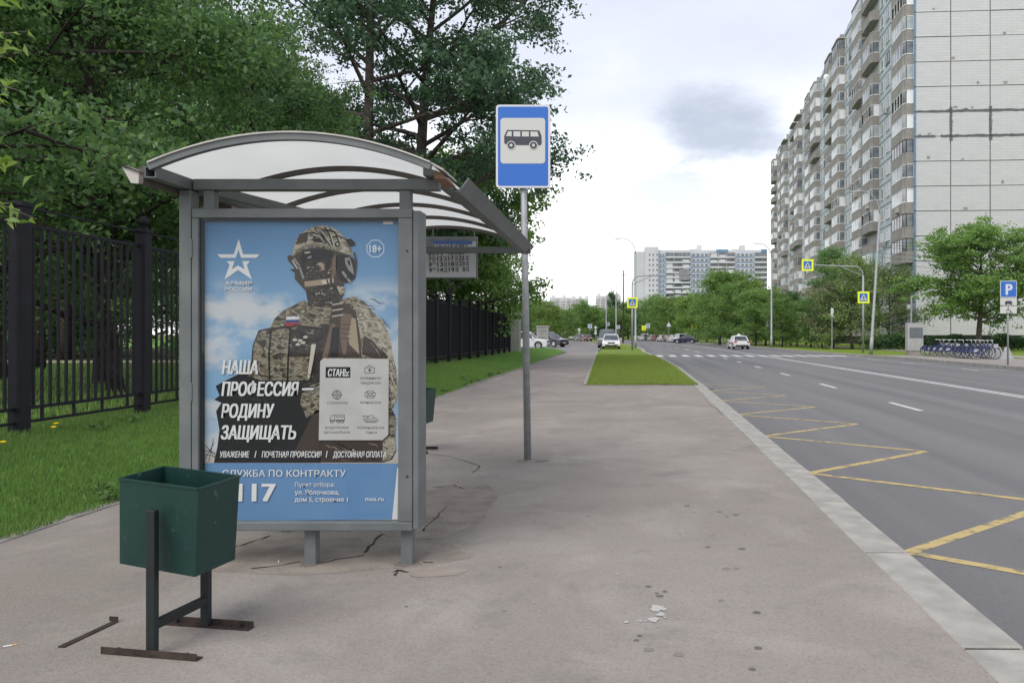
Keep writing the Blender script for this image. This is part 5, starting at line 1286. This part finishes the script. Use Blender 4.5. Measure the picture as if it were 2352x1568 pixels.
def crossing_mast(label, x, y, side, H, L, zs, hang=True):
    t = thing('crossing_mast', label, 'sign mast', (x, y, 0))
    MB().tube([(0,0,-.1),(0,0,H-.7)], .085, 10).build('pole', M['galv'], t, smooth=True)
    p = [(side*(.7-.7*math.cos(R(90*k/6))), 0, H-.7+.7*math.sin(R(90*k/6))) for k in range(7)]+[(side*L,0,H+.12)]
    MB().tube(p, .055, 8).build('arm', M['galv'], t, smooth=True); MB().tube([(0,0,H-.75),(side*1.8,0,H+.02)], .035, 6).build('brace', M['galv'], t)
    pl = MB().box(-.42,.42,-.10,-.088,zs-.42,zs+.42).build('sign_plate', M['sign_back'], t); ped_symbol(pl, .92, zs, -.10)
    if hang:
        q = MB().box(side*L-.45,side*L+.45,-.10,-.088,H-.35,H+.55).build('sign_plate', M['sign_back'], t)
        ped_symbol_off(q, .92, H+.1, -.10, side*L)
    return t
def ped_symbol_off(par, w, z, y, dx):
    before = set(bpy.data.objects); ped_symbol(par, w, z, y)
    for o in set(bpy.data.objects)-before: o.location.x += dx
crossing_mast('zebra crossing mast with long arm over the road on the grass median', .47, 67, 1, 6.55, 6.0, CH+(CY-695)/F*67, False)
crossing_mast('zebra crossing mast with arm and two yellow-framed signs beside leaning lamp post', 18.6, 60, -1, 6.75, 4.4, CH+(CY-683)/F*60, True)
def parking_sign(label, x, y, top, w, n, syms):
    t = thing('parking_sign', label, 'traffic sign', (x, y, 0)); MB().tube([(0,0,-.1),(0,0,top-.1)], .04, 8).build('pole', M['galv'], t, smooth=True)
    z = top-w; pl = MB().prism(rrect(-w/2,w/2,z,z+w,.05,3), -.06,-.045, lambda u,v,d:(u,d,v)).build('sign_plate', M['sign_edge'], t)
    MB().prism(rrect(-w/2+.025,w/2-.025,z+.025,z+w-.025,.04,3), -.065,-.061, lambda u,v,d:(u,d,v)).build('blue_field', M['sign_blue'], pl)
    lettering('letter', 'P', lambda a, b: Vector((a,-.067,b)), -w*.18, w*.24, z+w*.17, w*.66, M['sign_edge'], pl, .06)
    for k in range(n):
        z -= w*.5; q = MB().box(-w/2,w/2,-.06,-.045,z+.02,z+w*.5-.02).build('sub_plate', M['sign_white'], t); s_ = MB()
        if syms[k] == 'car':
            s_.prism([(-.16,.05),(.16,.05),(.17,.13),(.11,.2),(-.11,.2),(-.17,.13)], -.066,-.062, lambda u,v,d:(u,d,z+v+.02)); s_.prism([(-.15,0.01),(-.09,.01),(-.09,.05),(-.15,.05)], -.066,-.062, lambda u,v,d:(u,d,z+v+.02)); s_.prism([(.09,0.01),(.15,.01),(.15,.05),(.09,.05)], -.066,-.062, lambda u,v,d:(u,d,z+v+.02))
        elif syms[k] == 'wheelchair':
            c = [(.10*math.cos(R(a)), z+.12+.09*math.sin(R(a))) for a in range(100, 400, 20)]
            s_.tube([(a,-.064,b) for a, b in c], .014, 4); s_.tube([(-.02,-.064,z+.27),(-.01,-.064,z+.17),(.08,-.064,z+.16),(.13,-.064,z+.06),(.19,-.064,z+.07)], .018, 4); s_.tube([(-.02,-.064,z+.285),(-.02,-.064,z+.325)], .025, 6)
        else: s_.box(-.22,.22,-.066,-.062,z+.1,z+.16); s_.box(-.1,.2,-.066,-.062,z+.2,z+.27)
        s_.build('symbol', M['sign_black'], q)
    return t
parking_sign('blue parking sign with car and wheelchair plates beside the rental bicycles', 17.5, 35, CH+(CY-645)/F*35, .76, 2, ['car','wheelchair'])
parking_sign('blue parking sign with truck plates beside the curved lamp on far verge', 16.85, 90, CH+(CY-722)/F*90, .72, 2, ['truck','truck'])
def small_sign(label, px, py, Y, kind, base=True):
    p = at(px, py, Y); t = thing('road_sign', label, 'traffic sign', (p.x, Y, 0)); MB().tube([(0,0,-.2),(0,0,p.z-.2)], .05, 6).build('pole', M['galv'], t)
    if kind == 'ped': q = MB().box(-.4,.4,-.09,-.08,p.z-.4,p.z+.4).build('sign_plate', M['sign_back'], t); ped_symbol(q, .9, p.z, -.09)
    elif kind == 'white_ped':
        q = MB().box(-.5,.5,-.09,-.08,p.z-.5,p.z+.5).build('sign_plate', M['sign_edge'], t); MB().box(-.32,.32,-.1,-.092,p.z-.32,p.z+.32).build('blue_field', M['sign_blue'], q); MB().prism([(-.26,-.22),(.26,-.22),(0,.26)], -.108,-.102, lambda u,v,d:(u,d,p.z+v)).build('white_triangle', M['sign_white'], q)
    elif kind == 'yellow':
        q = MB().box(-.55,.55,-.09,-.08,p.z-.6,p.z+.6).build('sign_plate', M['sign_yellow'], t); MB().prism([(-.4,-.25),(.4,-.25),(0,.42)], -.1,-.092, lambda u,v,d:(u,d,p.z+v)).build('red_triangle', flat('sign_red_'+str(px), (.5,.05,.03)), q); MB().prism([(-.26,-.17),(.26,-.17),(0,.26)], -.108,-.102, lambda u,v,d:(u,d,p.z+v)).build('yellow_triangle', M['sign_yellow'], q)
    elif kind == 'tri': MB().prism([(-.5,-.4),(.5,-.4),(0,.5)], -.09,-.08, lambda u,v,d:(u,d,p.z+v)).build('sign_plate', M['sign_edge'], t)
    elif kind == 'discs':
        for k, (dz, mt) in enumerate(((0,'sign_edge'),(-.8,'sign_back'),(-1.5,'sign_edge'))): MB().prism([(.35*math.cos(R(24*i)), dz+.35*math.sin(R(24*i))) for i in range(15)], -.09,-.08, lambda u,v,d:(u,d,p.z+v)).build('disc', M[mt], t)
    elif kind == 'post': MB().box(-.12,.12,-.1,.0,p.z-.5,p.z+.3).build('small_plate', M['sign_edge'], t)
small_sign('yellow-framed warning sign beside the dark blue car', 1594, 751, 150, 'yellow')
small_sign('white triangular sign behind the parked cars', 1536, 745, 150, 'tri')
small_sign('white framed crossing sign beyond the parked white SUV', 1488, 748, 180, 'white_ped')
small_sign('small yellow warning sign beyond the parked white SUV', 1479, 753, 190, 'yellow')
small_sign('white framed crossing sign above the maroon car', 1355, 749, 185, 'white_ped')
small_sign('white round signs on a post right of the maroon car', 1368, 752, 200, 'discs')
small_sign('white framed crossing sign beside the far street lamp', 1396, 744, 215, 'white_ped')
small_sign('second white framed crossing sign right of the far street lamp', 1420, 751, 215, 'white_ped')
small_sign('slim post with small white plate in front of dark verge bushes', 1911, 715, 72, 'post')
small_sign('round signs on a thin post beside the far grey pillar', 1330, 757, 190, 'discs')
lamp('low grey yard lamp behind the parked silver car', -14.5, 170, 5.9, 1.6, 1)
up = thing('utility_pole', 'dark wooden utility pole left of the slab block', 'utility pole', ((1431-CX)/F*130, 130, 0)); MB().tube([(0,0,-.1),(.1,0,CH+(CY-621)/F*130)], [.16,.1], 8).build('pole', M['bark'], up); MB().beam((-.5,0,11.6),(.6,0,11.6),.1,.1).build('cross_bar', M['bark'], up)
for px, ytop, Y, lab in ((1660,660,120,'thin grey pole among the roadside trees left of the white car'),(1593,690,170,'thin grey pole left of the yellow-framed warning sign')):
    q = thing('utility_pole', lab, 'utility pole', ((px-CX)/F*Y, Y, 0)); MB().tube([(0,0,-.1),(0,0,CH+(CY-ytop)/F*Y)], [.13,.09], 8).build('pole', M['galv'], q); MB().tube([(0,0,CH+(CY-ytop)/F*Y-.4),(1.6,0,CH+(CY-ytop)/F*Y-.2)], .04, 6).build('arm', M['galv'], q)
# overhead wires from the leaning lamp post
for i, (z, ze) in enumerate(((7.9,9.1),(7.6,7.2),(7.2,6.4),(6.9,5.6),(6.5,5.0),(7.75,8.2))):
    w = MB(); a = Vector((17.95,54.2,z)); b = Vector((44,58,ze)); w.tube([a.lerp(b,k/12)-Vector((0,0,.8*(k/12)*(1-k/12))) for k in range(13)], .016, 4)
    tag(w.build('overhead_wire', M['wire']), 'thin black overhead wire running right from the leaning lamp post', 'wire', 'overhead wires')

# ------------------------------------------------------------------ rental bicycles and their station
M['bike_blue'] = flat('bicycle_blue_paint', (.022,.034,.115), .35, .5); M['tyre'] = flat('tyre_rubber', (.025,.025,.027), .8, .2); M['chrome'] = flat('bright_rim', (.55,.56,.57), .35, .5, .6); M['decal'] = flat('white_decal', (.7,.72,.75), .5)
def torus(m, cx, cz, r, w, n=28, k=6, mi=0, y=0):
    vs = []; fs = []
    for i in range(n):
        a = 2*math.pi*i/n
        for j in range(k):
            b = 2*math.pi*j/k; vs.append((cx+(r+w*math.cos(b))*math.cos(a), y+w*math.sin(b), cz+(r+w*math.cos(b))*math.sin(a)))
    for i in range(n):
        for j in range(k): fs.append((i*k+j, ((i+1)%n)*k+j, ((i+1)%n)*k+(j+1)%k, i*k+(j+1)%k))
    m.add(vs, fs, mi)
BG = 'rental bicycles in the row'
def make_bike(loc):
    t = thing('rental_bicycle', 'blue rental bicycle with white handlebar grips parked in the row on the far pavement', 'bicycle', loc, 0, BG)
    for cx in (0, 1.08):
        m = MB(); torus(m, cx, .335, .315, .024); wh = m.build('wheel', M['tyre'], t); m = MB(); torus(m, cx, .335, .288, .012)
        for k in range(12): m.tube([(cx,0,.335),(cx+.285*math.cos(R(30*k)),0,.335+.285*math.sin(R(30*k)))], .003, 3, caps=False)
        m.build('rim', M['chrome'], wh)
    m = MB()
    for a, b, r in (((.42,.28),(.98,.86),.032),((.42,.28),(.30,.78),.025),((0,.335),(.42,.28),.018),((0,.335),(.31,.66),.016),((.36,.55),(.96,.80),.024),((1.08,.335),(.95,.90),.024)): m.tube([(a[0],0,a[1]),(b[0],0,b[1])], r, 6)
    m.build('frame', M['bike_blue'], t)
    for cx, a0, a1 in ((0,20,175),(1.08,40,150)):
        m = MB(); P = [(cx+.36*math.cos(R(a0+(a1-a0)*k/8)), .335+.36*math.sin(R(a0+(a1-a0)*k/8))) for k in range(9)]
        for p, q in zip(P, P[1:]): m.add([(p[0],-.05,p[1]),(q[0],-.05,q[1]),(q[0],.05,q[1]),(p[0],.05,p[1])], [(0,1,2,3)])
        m.build('mudguard', M['bike_blue'], t)
    m = MB(); m.prism([(-.30,.40),(.02,.34),(.24,.44),(.16,.60),(-.16,.62)], -.062,-.054, lambda u,v,d:(u,d,v)); sk = m.build('skirt_guard', M['bike_blue'], t)
    m = MB(); m.box(-.12,.12,-.067,-.063,.47,.50); m.box(-.05,.17,-.067,-.063,.525,.55); m.box(-.1,.05,-.067,-.063,.42,.445); m.build('white_decal', M['decal'], sk)
    m = MB(); m.prism([(.16,.84),(.40,.85),(.42,.88),(.30,.90),(.15,.905)], -.07,.07, lambda u,v,d:(u,d,v)); m.tube([(.30,0,.6),(.28,0,.85)], .014, 6); m.build('saddle', M['black'], t, bevel=.015)
    m = MB(); m.tube([(.95,0,.88),(.93,0,1.02)], .018, 6); m.tube([(.80,-.30,1.06),(.90,-.22,1.06),(.94,0,1.03),(.90,.22,1.06),(.80,.30,1.06)], .014, 6); hb = m.build('handlebar', M['chrome'], t)
    m = MB(); m.tube([(.72,-.31,1.06),(.84,-.285,1.06)], .022, 6); m.tube([(.72,.31,1.06),(.84,.285,1.06)], .022, 6); m.build('grip', M['decal'], hb)
    m = MB(); m.prism([(.98,.62),(1.20,.66),(1.22,.86),(.96,.84)], -.13,.13, lambda u,v,d:(u,d,v)); m.build('front_basket', M['sign_back'], t)
    m = MB(); torus(m, .42, .28, .09, .008, 16, 4, 0, -.05); m.tube([(.42,-.08,.28),(.50,-.09,.14)], .01, 4); m.box(.46,.54,-.17,-.09,.125,.145); m.build('crank', M['black'], t)
    return t
ORD = ['first','second','third','fourth','fifth','sixth','seventh','eighth','ninth','tenth','last']
bk = make_bike((19.80, 43.3, .002)); bk['label'] = 'blue rental bicycle at the open end of the row, by the bare docking plate' 
offs = [0, .5, 1.0, 1.45, 1.95, 2.5, 3.6, 4.6, 5.5, 6.3, 6.9]
for k, dy in enumerate(offs[1:]): dup(bk, (19.80-.02*dy, 43.3+dy, .002), R(random.uniform(-4, 6)-4), 'blue rental bicycle, %s in the row counted from the rental terminal' % ORD[9-k])
bk.rotation_euler = (0,0,R(-4))
def dock(loc):
    t = thing('bicycle_dock', 'bare grey steel docking plate at the open end of the bike row', 'bicycle dock', loc, 0, 'bicycle docks')
    MB().prism([(-.35,0),(.45,0),(.38,.1),(.12,.66),(-.02,.72),(-.12,.66),(-.22,.2)], -.03,.03, lambda u,v,d:(u,d,v)).build('plate', M['sign_back'], t, bevel=.01); MB().box(-.4,.5,-.1,.1,-.01,.012).build('base', M['galv'], t); return t
dk = dock((21.35, 42.85, 0))
for k, dy in enumerate((.95, 1.9, 2.9, 4.0, 5.0, 6.0)): dup(dk, (21.35, 42.85+dy, 0), None, 'grey steel docking plate, %s along the bike row from the bare one' % ORD[k+1])
ks = thing('rental_terminal', 'grey bicycle rental terminal with dark screen at the end of the bike row', 'terminal', (20.1, 53.3, 0))
MB().box(-.5,.5,-.2,.2,-.02,.25).build('base', pm('terminal_base', (.30,.26,.25), (.25,.22,.21), 3), ks); body_ = MB().box(-.55,.55,-.25,.25,.252,2.2).build('body', pm('terminal_grey', (.36,.35,.36), (.31,.30,.31), 3, .5), ks, bevel=.02); MB().box(-.42,.50,-.262,-.252,1.15,1.88).build('screen', mat_glass('terminal_screen', (.10,.12,.14), (.06,.07,.08)), body_)
pl_ = thing('signal_post', 'slim grey post with small camera box left of the rental terminal', 'post', (20.9, 56, 0)); MB().tube([(0,0,-.1),(0,0,4.2)], .06, 8).build('pole', M['galv'], pl_); MB().box(-.3,-.1,-.12,.12,3.3,3.6).build('camera_box', M['sign_back'], pl_); MB().tube([(0,0,4.2),(1.6,-.2,4.7)], .04, 6).build('arm', M['galv'], pl_)

# ------------------------------------------------------------------ cars
M['car_glass'] = mat_glass('car_window_glass', (.10,.12,.13), (.02,.024,.028)); M['trim'] = flat('car_black_trim', (.02,.02,.022), .6); M['rim'] = flat('car_alloy_rim', (.42,.43,.44), .35, .5, .5); M['red_lamp'] = flat('car_tail_lamp', (.42,.03,.03), .25, .5); M['head_lamp'] = flat('car_head_lamp', (.55,.57,.60), .15, .6); M['plate'] = flat('licence_plate', (.65,.65,.62), .5)
def car_paint(n, c):
    k = 'car_'+n
    if k not in M:
        m, N_, L_, B_ = newmat(n+'_car_paint'); B_.inputs['Base Color'].default_value = c+(1,); B_.inputs['Roughness'].default_value = .28; B_.inputs['Coat Weight'].default_value = .6; B_.inputs['Coat Roughness'].default_value = .06; M[k] = m
    return M[k]
SHAPES = {  # length, width, height, belt, hood end, windscreen top, roof end, rear glass base (fractions of length), wheel radius, nose height, tail height
 'sedan': (4.35,1.70,1.44,.90,.27,.42,.74,.90,.30,.72,.88), 'hatch': (4.0,1.70,1.46,.90,.24,.40,.86,.97,.30,.74,.90), 'suv': (4.5,1.84,1.70,1.02,.25,.40,.90,.985,.36,.90,1.0),
 'van': (4.7,1.9,1.95,1.10,.16,.31,.955,.99,.33,.95,1.08)}
def car(label, kind, pn, pc, loc, heading, group=None, extra=None):
    L,Wd,H,belt,hd_,wt,re,rb_,wr,nz,tz_ = SHAPES[kind]; P = car_paint(pn, pc)
    t = thing('parked_car' if group else 'car', label, 'car' if kind != 'van' else 'van', loc, heading, group)
    X = lambda f: L/2-f*L          # front at +x
    prof = [(X(0)+.0,.30),(X(0),.55),(X(.015),nz-.06),(X(.05),nz),(X(hd_),belt-.02),(X(.6),belt),(X(rb_),max(tz_,belt-.01)),(X(.985),tz_-.03),(X(1),.60),(X(.995),.32),(X(.93),.24),(X(.06),.22)]
    b = MB(); n = len(prof)
    ys = [(-Wd/2,.97,0),(-Wd/2*.96,1,.0),(Wd/2*.96,1,.0),(Wd/2,.97,0)]
    vs = []
    for y, s, _ in ((-Wd/2, .985, 0), (-Wd/2*.88, 1, 0), (Wd/2*.88, 1, 0), (Wd/2, .985, 0)):
        for x, z in prof: vs.append((x*s, y, z if abs(y) < Wd/2-.01 else .24+(z-.24)*.95))
    fs = [tuple(range(n-1,-1,-1)), tuple(3*n+i for i in range(n))]+[(j*n+i, j*n+(i+1)%n, (j+1)*n+(i+1)%n, (j+1)*n+i) for j in range(3) for i in range(n)]
    b.add(vs, fs); bo = b.build('body', P, t, bevel=.035, seg=3)
    # cabin glass, roof and pillars
    w0, w1 = Wd/2*.90, Wd/2*.72; zb, zr = belt-.03, H-.06
    lo = [(X(hd_+.01),zb),(X(rb_-.01),zb)]; hi_ = [(X(wt),zr),(X(re),zr)]
    c = [(lo[0][0],-w0,zb),(lo[1][0],-w0,zb),(lo[1][0],w0,zb),(lo[0][0],w0,zb),(hi_[0][0],-w1,zr),(hi_[1][0],-w1,zr),(hi_[1][0],w1,zr),(hi_[0][0],w1,zr)]
    g_ = MB(); g_.add(c, [(0,1,5,4),(1,2,6,5),(2,3,7,6),(3,0,4,7)]); g_.build('windows', M['car_glass'], t)
    r_ = MB(); r_.add([(hi_[0][0]+.05,-w1-.02,zr-.02),(hi_[1][0]-.05,-w1-.02,zr-.02),(hi_[1][0]-.05,w1+.02,zr-.02),(hi_[0][0]+.05,w1+.02,zr-.02),(hi_[0][0]-.15,-w1*.8,H),(hi_[1][0]+.15,-w1*.8,H),(hi_[1][0]+.15,w1*.8,H),(hi_[0][0]-.15,w1*.8,H)], [(3,2,1,0),(4,5,6,7),(0,1,5,4),(1,2,6,5),(2,3,7,6),(3,0,4,7)])
    r_.build('roof', P, t, bevel=.02)
    pl2 = MB()
    for s in (-1, 1):
        pl2.tube([(lo[0][0],s*w0,zb),(hi_[0][0],s*w1,zr)], .035, 5); pl2.tube([(lo[1][0],s*w0,zb),(hi_[1][0],s*w1,zr)], .05, 5)
        for f in (.5, .68): 
            xm = X((hd_+rb_)/2+(f-.55)*.6); pl2.tube([(xm,s*(w0+.004),zb),(xm-.05*0,s*(w1+.004),zr)], .03, 5)
    pl2.build('pillars', P, t)
    for f in (.185, .815):
        for s in (-1, 1):
            x = X(f); wm_ = MB(); wm_.tube([(x,s*(Wd/2-.20),wr),(x,s*(Wd/2+.012),wr)], wr, 20); w_ = wm_.build('wheel', M['tyre'], t)
            rm = MB(); rm.tube([(x,s*(Wd/2+.013),wr),(x,s*(Wd/2+.022),wr)], wr*.64, 16); rm.build('rim', M['rim'], w_)
            a = MB(); a.prism([(x+(wr+.05)*math.cos(R(12*k)), wr+(wr+.05)*math.sin(R(12*k))) for k in range(16)], s*(Wd/2-.09), s*(Wd/2+.006), lambda u,v,d:(u,d,v)); a.build('wheel_arch', M['trim'], t)
    for s in (-1, 1):
        MB().cbox((X(.03),s*Wd*.36,nz-.09), (.14,Wd*.2,.15)).build('headlight', M['head_lamp'], t, bevel=.03); MB().cbox((X(.985),s*Wd*.40,tz_-.13), (.10,Wd*.17,.2)).build('tail_light', M['red_lamp'], t, bevel=.02)
        MB().cbox((X(hd_+.05),s*(Wd/2+.08),belt+.06), (.12,.18,.14)).build('mirror', P, t, bevel=.03); MB().cbox((X(.52),s*(Wd/2-.0005),.62), (.9,.012,.012)).build('door_line', M['trim'], t)
    MB().cbox((X(.004),0,nz-.13), (.06,Wd*.40,.13)).build('grille', M['trim'], t); MB().cbox((X(.0),0,.36), (.05,Wd*.7,.14)).build('lower_intake', M['trim'], t); MB().cbox((X(0)+.02,0,.47), (.02,.5,.11)).build('front_plate', M['plate'], t)
    MB().cbox((X(1)-.005,0,.58), (.02,.5,.11)).build('rear_plate', M['plate'], t); MB().cbox((X(.995),0,.36), (.06,Wd*.8,.16)).build('rear_bumper', M['trim'], t)
    if extra: extra(t, X)
    return t
def hdg(dx, dy): return math.atan2(dy, dx)
RZ_ = ROADZ+.003
WHT = (.60,.61,.62)
car('white sedan parked facing the bus stop at the end of the median lawn', 'sedan', 'white', WHT, (-1.55, 74.6, .0), hdg(.03,-1))
def tarp(t, X): pass
car('dark minivan with pale roof parked behind the white sedan', 'van', 'grey', (.12,.12,.13), (-2.1, 81.5, .0), hdg(0,-1))
car('white SUV parked across the yard before the scrawled pillar', 'suv', 'white', WHT, (-9.72, 72.8, .0), hdg(1,-.06))
car('dark purple-grey SUV behind the scrawled pillar', 'suv', 'plum', (.055,.05,.07), (-8.9, 86, .0), hdg(.85,-.5))
car('silver hatchback parked slanting in the yard', 'hatch', 'silver', (.42,.43,.45), (-10.6, 108, .0), hdg(.8,-.6))
car('pale car beside the slanting silver hatchback', 'sedan', 'pale', (.52,.53,.54), (-11.4, 116, .0), hdg(.75,-.65))
car('maroon hatchback stopped in the yard exit under the crossing sign', 'hatch', 'maroon', (.14,.03,.035), (-8.5, 157, .0), hdg(.35,-1))
car('grey hatchback just behind the maroon one', 'hatch', 'grey', (.12,.12,.13), (-10.2, 163, .0), hdg(.3,-1))
car('small pale car beyond the far pedestrian', 'sedan', 'pale', (.52,.53,.54), (-15.5, 215, .0), hdg(.3,-1))
car('distant white van coming along the street', 'van', 'white', WHT, (-9.0+1.0, 245, RZ_), hdg(.2,-1))
car('distant white hatchback beside the white van', 'hatch', 'white', WHT, (-5.0, 240, RZ_), hdg(.2,-1))
def taxi(t, X):
    MB().prism([(-.22,0),(.22,0),(.04,.20),(-.04,.20)], -.06,.06, lambda u,v,d:(X(.58)+d,u,1.445+v)).build('roof_sign', M['plate'], t)
    MB().box(X(.8),X(.3),.852,.858,.55,.68).build('red_side_stripe', M['red_lamp'], t)
    MB().cbox((X(.985),0,1.0),(.1,1.3,.03)).build('tail_spoiler', M['car_white'], t)
car('white taxi with roof sign and red tail lamps driving away', 'sedan', 'white', WHT, (11.95, 81.9, RZ_), hdg(-.05,1), None, taxi)
car('dark blue sedan turning out beside the parked cars', 'sedan', 'navy', (.018,.02,.055), (10.6, 137, RZ_), hdg(-.93,.37))
PG = None
for px, Y, kind, pn, pc, lab in ((1479,196,'suv','white',WHT,'white SUV at the far end of the parked row'),(1491,190,'hatch','black',(.03,.03,.033),'black hatchback next to the end white SUV'),(1499,184,'hatch','silver',(.42,.43,.45),'silver hatchback parked between black and red cars'),(1507,177,'hatch','red',(.22,.05,.05),'dull red hatchback in the middle of the parked row'),(1522,168,'sedan','silver',(.42,.43,.45),'silver sedan parked behind the dull red hatchback'),(1536,163,'hatch','maroon',(.14,.03,.035),'dark maroon hatchback in the parked row'),(1547,152,'hatch','pale',(.52,.53,.54),'pale grey hatchback next to the nearer parked white SUV'),(1561,146,'suv','white',WHT,'nearer white SUV in the parked row beside the dark blue sedan')):
    car(lab, kind, pn, pc, ((px-CX)/F*Y, Y, RZ_), hdg(-.25,1), 'cars parked along the far kerb')
car('white van roof showing behind the dark blue sedan', 'van', 'white', WHT, ((1585-CX)/F*152, 152, RZ_), hdg(-.3,1), 'cars parked along the far kerb')

# ------------------------------------------------------------------ two distant pedestrians
def person(label, loc, rz, top, legs, skin=(.45,.30,.23)):
    t = thing('person', label, 'person', loc, rz)
    J = {'pel':(0,0,.95,.15),'chest':(0,0,1.32,.17),'neck':(0,0,1.50,.06),'head':(0,.01,1.64,.10),'crown':(0,.0,1.74,.07),
         'hl':(-.1,0,.88,.10),'kl':(-.11,.10,.50,.065),'al':(-.11,.02,.09,.045),'tl':(-.11,.16,.035,.035),'hr':(.1,0,.88,.10),'kr':(.11,-.02,.50,.065),'ar':(.11,-.16,.10,.045),'tr':(.11,-.03,.035,.035),
         'sl':(-.19,0,1.42,.065),'el':(-.25,-.05,1.14,.045),'wl':(-.24,.08,.92,.032),'fl':(-.24,.13,.82,.03),'sr':(.19,0,1.42,.065),'er':(.25,.02,1.14,.045),'wr':(.24,.16,.95,.032),'fr':(.24,.20,.86,.03)}
    E2 = [('pel','chest'),('chest','neck'),('neck','head'),('head','crown'),('pel','hl'),('hl','kl'),('kl','al'),('al','tl'),('pel','hr'),('hr','kr'),('kr','ar'),('ar','tr'),('chest','sl'),('sl','el'),('el','wl'),('wl','fl'),('chest','sr'),('sr','er'),('er','wr'),('wr','fr')]
    K = list(J); me = bpy.data.meshes.new('body'); me.from_pydata([J[k][:3] for k in K], [(K.index(a),K.index(b)) for a, b in E2], []); o = link('body', me, t)
    sk = o.modifiers.new('skin','SKIN'); 
    for i, k in enumerate(K): me.skin_vertices[0].data[i].radius = (J[k][3],)*2; me.skin_vertices[0].data[i].use_root = (k == 'pel')
    o.modifiers.new('sub','SUBSURF').levels = 1
    nb = NB('clothing_'+str(len(bpy.data.materials))); x = nb.xyz()
    c = nb.mix(nb.ss(x[2], .90, .91), legs, top); c = nb.mix(nb.ss(x[2], 1.49, 1.50), c, skin); c = nb.mix(nb.ss(x[2], 1.70, 1.72), c, (.05,.035,.03)); me.materials.append(nb.done(c, .8, .2))
    hr = MB().lathe([(.0,.12),(.06,.10),(.098,.03),(.10,-.03)], (0,-.015,1.68), 12); hr.build('hair', M['bark'], t)
    return t
person('pedestrian in white top walking beside the far grey pillar', (-12.3, 186, 0), R(180), (.6,.6,.6), (.35,.34,.33))
person('person in blue jacket standing by the parked silver cars', (-12.0, 140, 0), R(90), (.14,.20,.33), (.05,.05,.07))
